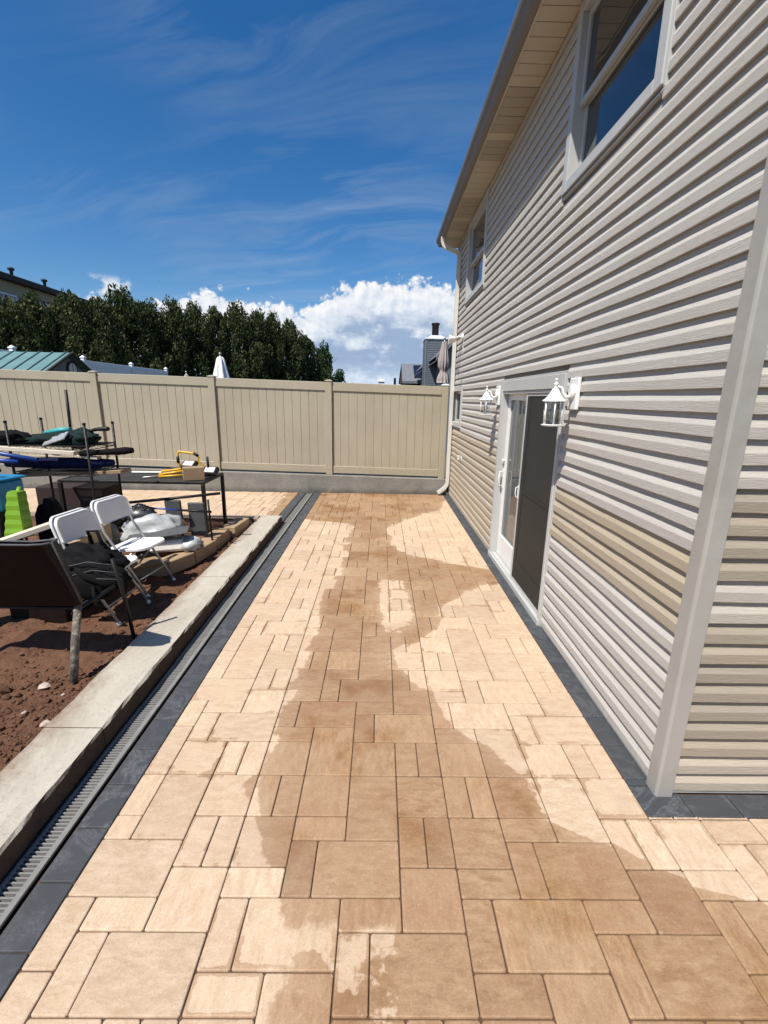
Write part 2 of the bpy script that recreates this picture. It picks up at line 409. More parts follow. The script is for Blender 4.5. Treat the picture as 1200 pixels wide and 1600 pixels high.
    finish(t, c, t.mix(wetall, (0.85, 0.85, 0.85), (0.50, 0.50, 0.50)), h, 0.0016, spec=0.3)
    return m


M['paver'] = mat_paver()
M['sand'] = plain('joint_sand', (0.09, 0.05, 0.028), 0.95, 0.2, 30, bump=0.002, bscale=200)


def mat_brick():
    m, t = newmat('charcoal_brick')
    tc = t.n('ShaderNodeTexCoord').outputs['Object']
    oi = t.n('ShaderNodeObjectInfo').outputs['Random']
    off = t.n('ShaderNodeCombineXYZ', {0: t.math('MULTIPLY', oi, 71.0), 1: t.math('MULTIPLY', t.math('FRACT', t.math('MULTIPLY', oi, 13.7)), 31.0)}).outputs[0]
    p = t.vmath('ADD', tc, off)
    n1 = t.noise(p, 7.0, 6, 0.68, 0.8)
    n2 = t.noise(p, 90.0, 4, 0.7)
    n3 = t.noise(p, 3.5, 3, 0.6, 1.5)
    c = t.mix(n1, (0.030, 0.033, 0.038), (0.062, 0.066, 0.073))
    # chalky drying marks: loops and smears
    ring = t.math('SUBTRACT', 1.0, t.math('MULTIPLY', t.math('ABSOLUTE', t.math('SUBTRACT', n3, 0.5)), 14.0), clamp=True)
    chalk = t.math('MULTIPLY', ring, t.remap(n2, 0.35, 0.7))
    chalk = t.math('MAXIMUM', chalk, t.math('MULTIPLY', t.remap(n1, 0.56, 0.75), t.remap(n2, 0.3, 0.65)))
    c = t.mix(t.math('MULTIPLY', chalk, t.remap(oi, 0, 1, 0.15, 0.75)), c, (0.17, 0.18, 0.19))
    h = t.math('ADD', n1, t.math('MULTIPLY', n2, 0.4))
    finish(t, c, 0.72, h, 0.0025, spec=0.4)
    return m


M['brick'] = mat_brick()


def mat_concrete(name, base, light, dark, bscale=1.0):
    m, t = newmat(name)
    p = t.n('ShaderNodeTexCoord').outputs['Object']
    pv = t.vmath('MULTIPLY', p, (1.0, 0.45, 1.0))
    n1 = t.noise(pv, 3.2, 7, 0.65, 0.6)
    n2 = t.noise(p, 28.0, 5, 0.65)
    n3 = t.noise(p, 180.0, 3, 0.7)
    sw = t.noise(t.vmath('MULTIPLY', p, (14.0, 2.0, 9.0)), 1.0, 5, 0.7, 1.0)
    c = t.mix(t.remap(n1, 0.3, 0.7), base, light)
    c = t.mix(t.math('MULTIPLY', t.remap(sw, 0.5, 0.72), 0.5), c, light)
    c = t.mix(t.math('MULTIPLY', t.remap(n2, 0.55, 0.75), 0.45), c, dark)
    c = t.mix(t.math('MULTIPLY', t.remap(n3, 0.60, 0.75), 0.35), c, dark)
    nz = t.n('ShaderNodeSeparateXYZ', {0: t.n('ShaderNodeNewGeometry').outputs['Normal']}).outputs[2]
    if name == 'curb_concrete':            # upright faces turn a mottled dark brown
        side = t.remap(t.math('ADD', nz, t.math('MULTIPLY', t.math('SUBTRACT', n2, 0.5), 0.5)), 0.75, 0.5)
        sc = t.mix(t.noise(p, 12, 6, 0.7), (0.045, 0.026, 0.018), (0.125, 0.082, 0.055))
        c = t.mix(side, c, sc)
    if name == 'curb_concrete':
        px = t.n('ShaderNodeSeparateXYZ', {0: t.n('ShaderNodeNewGeometry').outputs['Position']}).outputs
        dust = t.remap(t.math('ADD', px[0], t.math('MULTIPLY', t.math('SUBTRACT', n1, 0.5), 0.30)), -1.76, -1.90)
        c = t.mix(t.math('MULTIPLY', dust, t.remap(n2, 0.25, 0.65, 0.35, 0.9)), c, (0.20, 0.125, 0.082))
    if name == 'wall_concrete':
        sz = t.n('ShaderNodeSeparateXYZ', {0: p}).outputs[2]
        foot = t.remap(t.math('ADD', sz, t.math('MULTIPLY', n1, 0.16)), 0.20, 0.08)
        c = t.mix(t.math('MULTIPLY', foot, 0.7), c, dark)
    h = t.math('ADD', t.math('MULTIPLY', n2, 1.0), t.math('ADD', t.math('MULTIPLY', n3, 0.4), sw))
    finish(t, c, 0.9, h, 0.004 * bscale, spec=0.3)
    return m


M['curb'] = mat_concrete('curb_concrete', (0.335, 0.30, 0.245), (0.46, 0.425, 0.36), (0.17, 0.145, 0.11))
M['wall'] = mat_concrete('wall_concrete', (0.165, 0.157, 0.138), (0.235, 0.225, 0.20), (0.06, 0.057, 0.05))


def mat_dirt():
    m, t = newmat('bare_dirt')
    p = t.n('ShaderNodeTexCoord').outputs['Object']
    n1 = t.noise(p, 2.2, 6, 0.65, 0.4)
    n2 = t.noise(p, 30.0, 6, 0.7)
    n3 = t.noise(p, 140.0, 4, 0.7)
    c = t.mix(t.remap(n1, 0.3, 0.7), (0.098, 0.046, 0.028), (0.180, 0.092, 0.056))
    c = t.mix(t.math('MULTIPLY', t.remap(n2, 0.45, 0.75), 0.6), c, (0.21, 0.125, 0.08))
    c = t.mix(t.math('MULTIPLY', t.remap(n3, 0.62, 0.75), 0.5), c, (0.34, 0.25, 0.18))
    c = t.mix(t.math('MULTIPLY', t.remap(n3, 0.42, 0.28), 0.6), c, (0.03, 0.016, 0.010))
    h = t.math('ADD', n2, t.math('MULTIPLY', n3, 0.5))
    finish(t, c, 0.95, h, 0.02, spec=0.15)
    return m


M['dirt'] = mat_dirt()


def mat_siding():
    """vinyl boards with a raised wood grain; each board its own tone through the attribute 'tone' (0 grey, 1 tan)"""
    m, t = newmat('vinyl_siding')
    p = t.n('ShaderNodeTexCoord').outputs['Object']
    tone = t.n('ShaderNodeAttribute', attribute_name='tone').outputs['Fac']
    al = t.n('ShaderNodeAttribute', attribute_name='along').outputs['Fac']
    z = t.n('ShaderNodeSeparateXYZ', {0: p}).outputs[2]
    v = t.n('ShaderNodeCombineXYZ', {0: t.math('MULTIPLY', al, 7.0), 1: t.math('MULTIPLY', z, 150.0)}).outputs[0]
    g = t.noise(v, 1.0, 6, 0.62, 1.6)
    ridg = t.math('SUBTRACT', 1.0, t.math('MULTIPLY', t.math('ABSOLUTE', t.math('SUBTRACT', g, 0.5)), 5.0), clamp=True)
    big = t.noise(t.n('ShaderNodeCombineXYZ', {0: t.math('MULTIPLY', al, 0.8), 1: t.math('MULTIPLY', z, 2.0)}).outputs[0], 1.0, 4, 0.6)
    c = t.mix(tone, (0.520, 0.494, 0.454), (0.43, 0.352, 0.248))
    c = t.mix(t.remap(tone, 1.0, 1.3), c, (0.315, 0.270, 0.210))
    c = t.mix(t.math('MULTIPLY', t.remap(big, 0.35, 0.7), 0.16), c, (0.28, 0.25, 0.21))
    c = t.mix(t.math('MULTIPLY', ridg, 0.22), c, (0.20, 0.18, 0.15))
    finish(t, c, 0.6, t.math('MULTIPLY', g, -1.0), 0.0034, spec=0.25)
    return m


M['siding'] = mat_siding()


def mat_vent():
    m, t = newmat('perforated_vinyl')
    p = t.n('ShaderNodeTexCoord').outputs['Object']
    vo = t.voro(t.vmath('MULTIPLY', p, (1, 1, 0)), 75.0)
    vo.inputs['Randomness'].default_value = 0.0
    hole = t.remap(vo.outputs['Distance'], 0.34, 0.24)
    c = t.mix(hole, (0.46, 0.40, 0.32), (0.10, 0.08, 0.065))
    finish(t, c, 0.6, t.math('MULTIPLY', hole, -1.0), 0.002)
    return m


M['vent'] = mat_vent()


def mat_leaf(name, a, b, c_):
    m, t = newmat(name)
    r = t.n('ShaderNodeAttribute', attribute_name='leafvar').outputs['Fac']
    oi = t.n('ShaderNodeObjectInfo').outputs['Random']
    col = t.mix(r, a, b)
    col = t.mix(t.remap(r, 0.86, 1.0), col, c_)
    col = t.mix(t.math('MULTIPLY', oi, 0.35), col, tuple(x * 0.75 for x in a))
    bs = t.n('ShaderNodeBsdfPrincipled', {'Base Color': col, 'Roughness': 0.7, 'Specular IOR Level': 0.2}).outputs[0]
    tr = t.n('ShaderNodeBsdfTranslucent', {'Color': col}).outputs[0]
    t.n('ShaderNodeOutputMaterial', {0: t.n('ShaderNodeMixShader', {0: 0.18, 1: bs, 2: tr}).outputs[0]})
    return m


M['leaf'] = mat_leaf('evergreen_leaf', (0.030, 0.050, 0.016), (0.088, 0.105, 0.036), (0.150, 0.125, 0.060))
M['leaf2'] = mat_leaf('conifer_leaf', (0.020, 0.050, 0.020), (0.060, 0.100, 0.040), (0.09, 0.12, 0.05))
M['yard'] = plain('yard_ground', (0.10, 0.10, 0.06), 0.95, 0.4, 1.5, bump=0.02, bscale=20)


# ---------------------------------------------------------------- mesh helper
ORIGIN = {}


class MB:
    def __init__(self):
        self.v, self.f, self.sm = [], [], []

    def face(self, pts, smooth=False):
        i = len(self.v)
        self.v += [tuple(p) for p in pts]
        self.f.append(tuple(range(i, i + len(pts))))
        self.sm.append(smooth)
        return self

    def box(self, lo, hi, mat=None, ch=0.0):
        x0, y0, z0 = lo
        x1, y1, z1 = hi
        i = len(self.v)
        if ch <= 0:
            vs = [(x0, y0, z0), (x1, y0, z0), (x1, y1, z0), (x0, y1, z0), (x0, y0, z1), (x1, y0, z1), (x1, y1, z1), (x0, y1, z1)]
            fs = [(3, 2, 1, 0), (4, 5, 6, 7), (0, 1, 5, 4), (1, 2, 6, 5), (2, 3, 7, 6), (3, 0, 4, 7)]
        else:
            c = min(ch, (x1 - x0) * 0.45, (y1 - y0) * 0.45, (z1 - z0) * 0.45)
            vs = []
            fs = []
            idx = {}
            for sx in (0, 1):
                for sy in (0, 1):
                    for sz in (0, 1):
                        X, Y, Z = (x0, x1)[sx], (y0, y1)[sy], (z0, z1)[sz]
                        dx, dy, dz = (c, -c)[sx], (c, -c)[sy], (c, -c)[sz]
                        idx[sx, sy, sz] = len(vs)
                        vs += [(X, Y + dy, Z + dz), (X + dx, Y, Z + dz), (X + dx, Y + dy, Z)]
            g = lambda sx, sy, sz, k: idx[sx, sy, sz] + k
            fs += [(g(0, 0, 0, 0), g(0, 0, 1, 0), g(0, 1, 1, 0), g(0, 1, 0, 0)), (g(1, 0, 0, 0), g(1, 1, 0, 0), g(1, 1, 1, 0), g(1, 0, 1, 0)),
                   (g(0, 0, 0, 1), g(1, 0, 0, 1), g(1, 0, 1, 1), g(0, 0, 1, 1)), (g(0, 1, 0, 1), g(0, 1, 1, 1), g(1, 1, 1, 1), g(1, 1, 0, 1)),
                   (g(0, 0, 0, 2), g(0, 1, 0, 2), g(1, 1, 0, 2), g(1, 0, 0, 2)), (g(0, 0, 1, 2), g(1, 0, 1, 2), g(1, 1, 1, 2), g(0, 1, 1, 2))]
            for a in (0, 1):
                for b in (0, 1):
                    fs.append((g(a, b, 0, 0), g(a, b, 0, 1), g(a, b, 1, 1), g(a, b, 1, 0)))
                    fs.append((g(a, 0, b, 0), g(a, 0, b, 2), g(a, 1, b, 2), g(a, 1, b, 0)))
                    fs.append((g(0, a, b, 1), g(0, a, b, 2), g(1, a, b, 2), g(1, a, b, 1)))
                    for c3 in (0, 1):
                        fs.append((g(a, b, c3, 0), g(a, b, c3, 1), g(a, b, c3, 2)))
        if mat is not None:
            vs = [tuple(mat @ Vector(p)) for p in vs]
        self.v += vs
        self.f += [tuple(k + i for k in f) for f in fs]
        self.sm += [False] * len(fs)
        return self

    def tube(self, pts, r, n=8, cap=True, smooth=True, closed=False):
        pts = [Vector(p) for p in pts]
        m = len(pts)
        rs = r if isinstance(r, (list, tuple)) else [r] * m
        base = len(self.v)
        up = None
        for k, p in enumerate(pts):
            if closed:
                d = pts[(k + 1) % m] - pts[k - 1]
            else:
                d = (pts[min(k + 1, m - 1)] - pts[max(k - 1, 0)])
            d.normalize()
            if up is None:
                up = Vector((0, 0, 1)) if abs(d.z) < 0.9 else Vector((1, 0, 0))
            s = d.cross(up)
            s.normalize()
            up = s.cross(d)
            up.normalize()
            for j in range(n):
                a = 2 * math.pi * j / n
                self.v.append(tuple(p + s * (math.cos(a) * rs[k]) + up * (math.sin(a) * rs[k])))
        for k in range(m if closed else m - 1):
            k2 = (k + 1) % m
            for j in range(n):
                self.f.append((base + k * n + j, base + k * n + (j + 1) % n, base + k2 * n + (j + 1) % n, base + k2 * n + j))
                self.sm.append(smooth)
        if cap and not closed:
            self.f.append(tuple(base + j for j in reversed(range(n))))
            self.f.append(tuple(base + (m - 1) * n + j for j in range(n)))
            self.sm += [False, False]
        return self

    def lathe(self, prof, c=(0, 0, 0), n=12, smooth=True, axis='Z'):
        base = len(self.v)
        for r, z in prof:
            for j in range(n):
                a = 2 * math.pi * (j + 0.5) / n
                x, y = math.cos(a) * r, math.sin(a) * r
                q = (x, y, z) if axis == 'Z' else ((z, x, y) if axis == 'X' else (x, z, y))
                self.v.append((c[0] + q[0], c[1] + q[1], c[2] + q[2]))
        for k in range(len(prof) - 1):
            for j in range(n):
                self.f.append((base + k * n + j, base + k * n + (j + 1) % n, base + (k + 1) * n + (j + 1) % n, base + (k + 1) * n + j))
                self.sm.append(smooth)
        self.f.append(tuple(base + j for j in reversed(range(n))))
        self.f.append(tuple(base + (len(prof) - 1) * n + j for j in range(n)))
        self.sm += [False, False]
        return self

    def blob(self, c, rad, seed, amp=0.18, freq=2.2, n=18, rot=None, flat=None):
        """a lumpy closed form, denser folds with higher freq"""
        base = len(self.v)
        rows = n // 2
        ring = []
        for i in range(rows + 1):
            th = math.pi * i / rows
            row = []
            for j in range(n):
                ph = 2 * math.pi * j / n
                d = Vector((math.sin(th) * math.cos(ph), math.sin(th) * math.sin(ph), math.cos(th)))
                k = 1 + amp * (mnoise.fractal(d * freq + Vector((seed * 3.1, seed * 7.7, seed)), 1.0, 2.0, 4))
                q = Vector((d.x * rad[0], d.y * rad[1], d.z * rad[2])) * k
                if flat is not None:
                    q.z = max(q.z, -flat)
                if rot is not None:
                    q = rot @ q
                row.append(len(self.v))
                self.v.append((c[0] + q.x, c[1] + q.y, c[2] + q.z))
            ring.append(row)
        for i in range(rows):
            for j in range(n):
                self.f.append((ring[i][j], ring[i + 1][j], ring[i + 1][(j + 1) % n], ring[i][(j + 1) % n]))
                self.sm.append(True)
        return self

    def build(self, name, mat, parent=None, fvals=None):
        o = Vector((0, 0, 0))
        if parent is not None:
            o = ORIGIN.get(parent.name, o)
        me = bpy.data.meshes.new(name)
        me.from_pydata([(a - o.x, b - o.y, c - o.z) for a, b, c in self.v], [], self.f)
        me.polygons.foreach_set('use_smooth', self.sm)
        me.materials.append(mat)
        for k, vals in (fvals or {}).items():
            at = me.attributes.new(k, 'FLOAT', 'POINT')
            at.data.foreach_set('value', vals)
        me.update()
        ob = bpy.data.objects.new(name, me)
        COL.objects.link(ob)
        if parent is not None:
            ob.parent = parent
            ORIGIN[ob.name] = o
        return ob


def tag(o, label=None, cat=None, group=None, kind=None):
    if label:
        o['label'] = label
    if cat:
        o['category'] = cat
    if group:
        o['group'] = group
    if kind:
        o['kind'] = kind
    return o


def thing(name, label, cat, loc=(0, 0, 0), group=None):
    o = bpy.data.objects.new(name, None)
    o.empty_display_size = 0.1
    o.location = loc
    COL.objects.link(o)
    ORIGIN[o.name] = Vector(loc)
    return tag(o, label, cat, group)


def copy_tree(o, parent=None):
    c = o.copy()
    COL.objects.link(c)
    if parent is not None:
        c.parent = parent
    for ch in list(o.children):
        copy_tree(ch, c)
    return c


def link_mesh(name, me, parent, loc, rz=0.0):
    ob = bpy.data.objects.new(name, me)
    COL.objects.link(ob)
    ob.parent = parent
    ob.location = loc
    ob.rotation_euler = (0, 0, rz)
    return ob


# ---------------------------------------------------------------- ground
g = MB()
g.face([(-400, -400, -0.30), (400, -400, -0.30), (400, 900, -0.30), (-400, 900, -0.30)])
tag(g.build('ground', M['yard']), 'yard ground beyond the fence and under everything', None, None, 'structure')

# ---------------------------------------------------------------- paved walk
X0, Y0, MX, MY = 0.112, 1.020, 0.12165, 0.1213
CELL = [(-6, 0, 2, 1), (-6, 1, 1, 2), (-5, 1, 3, 2), (-6, 3, 2, 1), (-6, 4, 2, 2), (-4, 3, 1, 2), (-3, 3, 3, 2), (-4, 5, 2, 1), (-2, 5, 2, 3),
        (-2, 2, 2, 1), (-2, 0, 1, 2), (-1, 0, 3, 2), (0, 2, 2, 2), (0, 4, 1, 2), (1, 4, 1, 2), (-6, 6, 1, 2), (-5, 6, 1, 2), (-4, 6, 2, 2),
        (0, 6, 2, 2), (-6, 8, 2, 2), (-4, 8, 2, 3), (-2, 8, 2, 2), (0, 8, 1, 2), (1, 8, 1, 2)]
TH = 0.03


def paver_pts(wx, wy, gap=0.0042, ch=0.0045, cr=0.006):
    """top face, chamfer and sides, corners slightly knocked off; centred"""
    hx, hy = wx / 2 - gap / 2, wy / 2 - gap / 2

    def ringp(ix, c):
        a, b = hx - ix, hy - ix
        return [(-a + c, -b), (a - c, -b), (a, -b + c), (a, b - c), (a - c, b), (-a + c, b), (-a, b - c), (-a, -b + c)]
    vs = []
    for z, ix, c in ((-TH, 0, cr), (-ch, 0, cr), (-ch * 0.25, ch * 0.45, cr), (0, ch * 1.15, cr)):
        vs += [(x, y, z) for x, y in ringp(ix, c)]
    fs = [tuple(range(24, 32))]
    for k in range(3):
        for j in range(8):
            fs.append((k * 8 + j, k * 8 + (j + 1) % 8, (k + 1) * 8 + (j + 1) % 8, (k + 1) * 8 + j))
    return vs, fs


_pm = {}


def paver_mesh(wx, wy, mat, key):
    k = (round(wx, 4), round(wy, 4), key)
    if k not in _pm:
        vs, fs = paver_pts(wx, wy)
        # the top gets an inner ring so that an 'edge' value can tell rim from middle
        me = bpy.data.meshes.new(key)
        n = len(vs)
        ins = min(wx, wy) * 0.22
        top = vs[24:32]
        inner = [(math.copysign(max(abs(x) - ins, 0.005), x), math.copysign(max(abs(y) - ins, 0.005), y), 0) for x, y, z in top]
        vs2 = vs + inner
        fs2 = fs[1:] + [(24 + j, 24 + (j + 1) % 8, n + (j + 1) % 8, n + j) for j in range(8)] + [tuple(range(n, n + 8))]
        me.from_pydata(vs2, [], fs2)
        a = me.attributes.new('edge', 'FLOAT', 'POINT')
        a.data.foreach_set('value', [1.0] * n + [0.0] * 8)
        me.materials.append(mat)
        _pm[k] = me
    return _pm[k]


def tile_region(x0, x1, y0, y1, swap=False, ix=(0, 0), clip=None):
    """pieces of the repeating three-size pattern cut to a rectangle given in grid units"""
    out = []
    for cj in range(-6, 12):
        for ci in range(-8, 8):
            for (i, j, a, b) in CELL:
                I, J = i + ci * 8, j + cj * 10
                lo_i, hi_i, lo_j, hi_j = max(I, x0), min(I + a, x1), max(J, y0), min(J + b, y1)
                if hi_i - lo_i > 0.05 and hi_j - lo_j > 0.05:
                    out.append((lo_i, lo_j, hi_i, hi_j))
    return out


walk = MB()
walk.face([(X0 - 11 * MX - 0.02, -0.6, -0.0085), (X0 + 10 * MX + 0.012, -0.6, -0.0085), (X0 + 10 * MX + 0.012, 9.31, -0.0085), (X0 - 11 * MX - 0.02, 9.31, -0.0085)])
walk.face([(X0 + 10 * MX + 0.012, -0.6, -0.0085), (4.6, -0.6, -0.0085), (4.6, 1.757, -0.0085), (X0 + 10 * MX + 0.012, 1.757, -0.0085)])
walk_o = walk.build('paved_walk', M['sand'])
tag(walk_o, 'walk of tan three-size pavers beside the house, partly wet', None, None, 'structure')
pieces = tile_region(-11, 10, -12, 68.3) + tile_region(10, 30, -12, 6.08)
pieces.sort(key=lambda q: (q[1] + q[3]) / 2 if (q[1] + q[3]) / 2 > -0.6 and q[0] < 20 else 500)
rest_v, rest_f, rest_a, rest_e = [], [], [], []
Rp = random.Random(3)
for n_, (i0, j0, i1, j1) in enumerate(pieces):
    wx, wy = (i1 - i0) * MX, (j1 - j0) * MY
    cx, cy = X0 + (i0 + i1) / 2 * MX, Y0 + (j0 + j1) / 2 * MY
    zz = Rp.uniform(-0.0010, 0.0012)
    if n_ < 298:
        o = link_mesh('paver', paver_mesh(wx, wy, M['paver'], 'paver'), walk_o, (cx + Rp.uniform(-.0009, .0009), cy + Rp.uniform(-.0009, .0009), zz), Rp.uniform(-.003, .003))
    else:
        vs, fs = paver_pts(wx, wy)
        b = len(rest_v)
        rest_v += [(x + cx, y + cy, z + zz) for x, y, z in vs]
        rest_f += [tuple(k + b for k in f) for f in fs]
        rest_a += [Rp.random()] * len(vs)
        rest_e += [1.0] * len(vs)


def raw(name, vs, fs, mat, parent=None, attrs=None, smooth=False):
    m = MB()
    m.v, m.f, m.sm = vs, fs, [smooth] * len(fs)
    return m.build(name, mat, parent, attrs)


o = raw('pavers_far', rest_v, rest_f, M['paver'], walk_o, {'piece': rest_a})
o['kind'] = 'stuff'

# side patio beyond the dirt bed
sp = MB()
sp.face([(-10.0, 6.98, -0.0065), (-1.70, 6.98, -0.0065), (-1.70, 9.31, -0.0085), (-10.0, 9.31, -0.0085)])
side_o = sp.build('side_patio', M['sand'])
tag(side_o, 'sunlit tan paver patio between the dirt bed and the fence', None, None, 'structure')
vv, ff, aa = [], [], []
cand = []
for (i0, j0, i1, j1) in tile_region(0, 19.4, 0, 68):
    # pattern turned a quarter: j runs towards -x
    cx, cy = -1.70 - (j0 + j1) / 2 * MY, 6.985 + (i0 + i1) / 2 * MX
    cand.append((-cx, cx, cy, (j1 - j0) * MY, (i1 - i0) * MX))
cand.sort()
for k, (_, cx, cy, wx, wy) in enumerate(cand):
    if k < 250:
        link_mesh('paver', paver_mesh(wx, wy, M['paver'], 'paver'), side_o, (cx, cy, Rp.uniform(-0.001, 0.001)))
    else:
        vs, fs = paver_pts(wx, wy)
        b = len(vv)
        vv += [(x + cx, y + cy, z) for x, y, z in vs]
        ff += [tuple(q + b for q in f) for f in fs]
        aa += [Rp.random()] * len(vs)
if vv:
    o = raw('pavers_far', vv, ff, M['paver'], side_o, {'piece': aa})
    o['kind'] = 'stuff'

# charcoal brick borders
XL = X0 - 11 * MX        # left edge of the tan field
XR = X0 + 10 * MX
bb = MB()
bb.face([(XL - 0.157, -0.6, -0.0105), (XL - 0.0, -0.6, -0.0105), (XL - 0.0, 9.31, -0.0105), (XL - 0.157, 9.31, -0.0105)])
bb.face([(XR, 1.757, -0.0105), (XR + 0.16, 1.757, -0.0105), (XR + 0.16, 9.31, -0.0105), (XR, 9.31, -0.0105)])
bb.face([(XR + 0.16, 1.757, -0.0105), (4.6, 1.757, -0.0105), (4.6, 1.93, -0.0105), (XR + 0.16, 1.93, -0.0105)])
bb.face([(-1.70, 6.99, -0.0105), (-1.545, 6.99, -0.0105), (-1.545, 9.31, -0.0105), (-1.70, 9.31, -0.0105)])
bor = bb.build('brick_border', M['sand'])
tag(bor, 'single rows of charcoal bricks edging the tan walk', None, None, 'structure')


def brick(x0, x1, y0, y1):
    k = paver_mesh(x1 - x0, y1 - y0, M['brick'], 'brick')
    link_mesh('brick', k, bor, ((x0 + x1) / 2, (y0 + y1) / 2, Rp.uniform(-0.0025, 0.0015)), Rp.uniform(-.006, .006))


y = -0.503
while y < 9.28:
    brick(XL - 0.154, XL - 0.002, y, min(y + 0.2425, 9.305))
    y += 0.2425
y = 1.985
brick(XR + 0.002, XR + 0.142, 1.945, 1.985)
while y < 9.28:
    brick(XR + 0.002, XR + 0.138, y, min(y + 0.2425, 9.305))
    y += 0.2425
brick(XR + 0.002, XR + 0.235, 1.760, 1.945)
x = XR + 0.235
while x < 4.5:
    brick(x, x + 0.2425, 1.760, 1.895)
    x += 0.2425
y = 7.0
while y < 9.25:
    brick(-1.698, -1.548, y, min(y + 0.2425, 9.305))
    y += 0.2425

# trench drain
dr = thing('trench_drain', 'long grey slotted trench drain between curb and charcoal bricks', 'drain', (-1.47, 4.5, -0.02))
DL, DR_, DZ = -1.536, -1.405, -0.014
ch = MB()
ch.box((DL - 0.004, -0.6, -0.14), (DL + 0.004, 9.3, DZ + 0.002)).box((DR_ - 0.004, -0.6, -0.14), (DR_ + 0.004, 9.3, DZ + 0.003)).box((DL, -0.6, -0.145), (DR_, 9.3, -0.135))
ch.build('channel', M['grit'], dr)
y = -0.45
gm = None
k = 0
while y < 9.2:
    ln = 0.5
    if gm is None:
        gr = MB()
        gr.box((DL + 0.005, y + 0.002, DZ - 0.02), (DL + 0.022, y + ln - 0.002, DZ), ch=0.002)
        gr.box((DR_ - 0.034, y + 0.002, DZ - 0.02), (DR_ - 0.005, y + ln - 0.002, DZ), ch=0.002)
        nb = 26
        for q in range(nb):
            yy = y + 0.004 + (ln - 0.008 - 0.008) * q / (nb - 1)
            gr.box((DL + 0.022, yy, DZ - 0.022), (DR_ - 0.034, yy + 0.0070, DZ - 0.003))
        first = gr.build('grate', M['grate'], dr)
        gm = first
        gy = y
    else:
        c = gm.copy()
        COL.objects.link(c)
        c.location = (Rp.uniform(-.002, .002), y - gy, Rp.uniform(-.002, .001))
    y += ln

# concrete curb round the dirt bed
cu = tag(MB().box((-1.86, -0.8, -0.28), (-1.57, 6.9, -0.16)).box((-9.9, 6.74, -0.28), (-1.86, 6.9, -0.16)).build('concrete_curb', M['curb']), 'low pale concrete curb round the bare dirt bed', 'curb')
CZ = 0.11


def curb_seg(lo, hi, axis):
    """cast concrete length with slightly uneven edges"""
    L = (hi[1] - lo[1]) if axis == 'y' else (hi[0] - lo[0])
    n = max(2, int(L / 0.06))
    prof = lambda e: [(0, lo[2] if False else -0.16), (0 + e[0], CZ - 0.014 + e[1]), (0.012 + e[2], CZ + e[3]), (1 - 0.012 + e[4], CZ + e[5]), (1 + e[6], CZ - 0.014 + e[7]), (1, -0.16)]
    vs, fs = [], []
    for i in range(n + 1):
        s = i / n
        pos = (lo[1] if axis == 'y' else lo[0]) + s * L
        e = [0.008 * mnoise.noise(Vector((pos * 7, q * 3.7, 1.3 + lo[0]))) + 0.004 * mnoise.noise(Vector((pos * 23, q * 3.7, 5.1))) for q in range(8)]
        e[3] *= 0.35
        e[5] *= 0.35
        for u, z in prof(e):
            if axis == 'y':
                W = hi[0] - lo[0]
                uu = u if 0.3 > u else u
                xx = lo[0] + (u if abs(u) < 0.3 else W + (u - 1))
                vs.append((xx, pos, z))
            else:
                W = hi[1] - lo[1]
                yy = lo[1] + (u if abs(u) < 0.3 else W + (u - 1))
                vs.append((pos, yy, z))
    for i in range(n):
        for q in range(5):
            a = i * 6 + q
            quad = (a, a + 1, a + 7, a + 6)
            fs.append(quad if axis == 'y' else quad[::-1])
    fs.append((0, 1, 2, 3, 4, 5))
    b = n * 6
    fs.append((b + 5, b + 4, b + 3, b + 2, b + 1, b))
    if axis == 'y':
        fs = [f[::-1] for f in fs]
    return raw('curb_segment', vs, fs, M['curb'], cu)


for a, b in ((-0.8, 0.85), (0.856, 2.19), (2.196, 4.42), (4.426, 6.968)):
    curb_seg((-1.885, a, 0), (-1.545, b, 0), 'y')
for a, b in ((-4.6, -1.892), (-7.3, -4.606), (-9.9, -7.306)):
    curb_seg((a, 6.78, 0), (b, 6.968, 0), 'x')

# bare dirt bed
DX0, DX1, DY0, DY1 = -6.5, -1.875, -0.8, 6.79
nx, ny = 185, 260


def dirt_h(x, y):
    p = Vector((x, y, 0))
    h = 0.050 + 0.045 * mnoise.fractal(p * 1.1, 1.0, 2.0, 4) + 0.014 * mnoise.fractal(p * 6.0 + Vector((3, 1, 0)), 0.8, 2.0, 4)
    lump = max(0.0, mnoise.noise(p * 9.0 + Vector((0, 0, 7)))) ** 2 * 0.05
    rough = 1.0 if (x < -2.15 or y < 2.6) else 0.35
    h += lump * rough
    h += max(0, -x - 2.1) * 0.035 * max(0, 1 - abs(y - 2.5) / 2.5)
    edge = max(0.0, 1 - (-1.875 - x) / 0.25)
    return h * (1 - 0.35 * edge) + 0.02 * edge


vs, fs = [], []
for j in range(ny + 1):
    for i in range(nx + 1):
        x = DX0 + (DX1 - DX0) * (1 - (1 - i / nx) ** 1.35)
        y = DY0 + (DY1 - DY0) * j / ny
        vs.append((x, y, dirt_h(x, y)))
for j in range(ny):
    for i in range(nx):
        a = j * (nx + 1) + i
        fs.append((a, a + 1, a + nx + 2, a + nx + 1))
tag(raw('dirt_bed', vs, fs, M['dirt'], None, None, True), 'bare reddish brown dirt inside the concrete curb', None, None, 'structure')


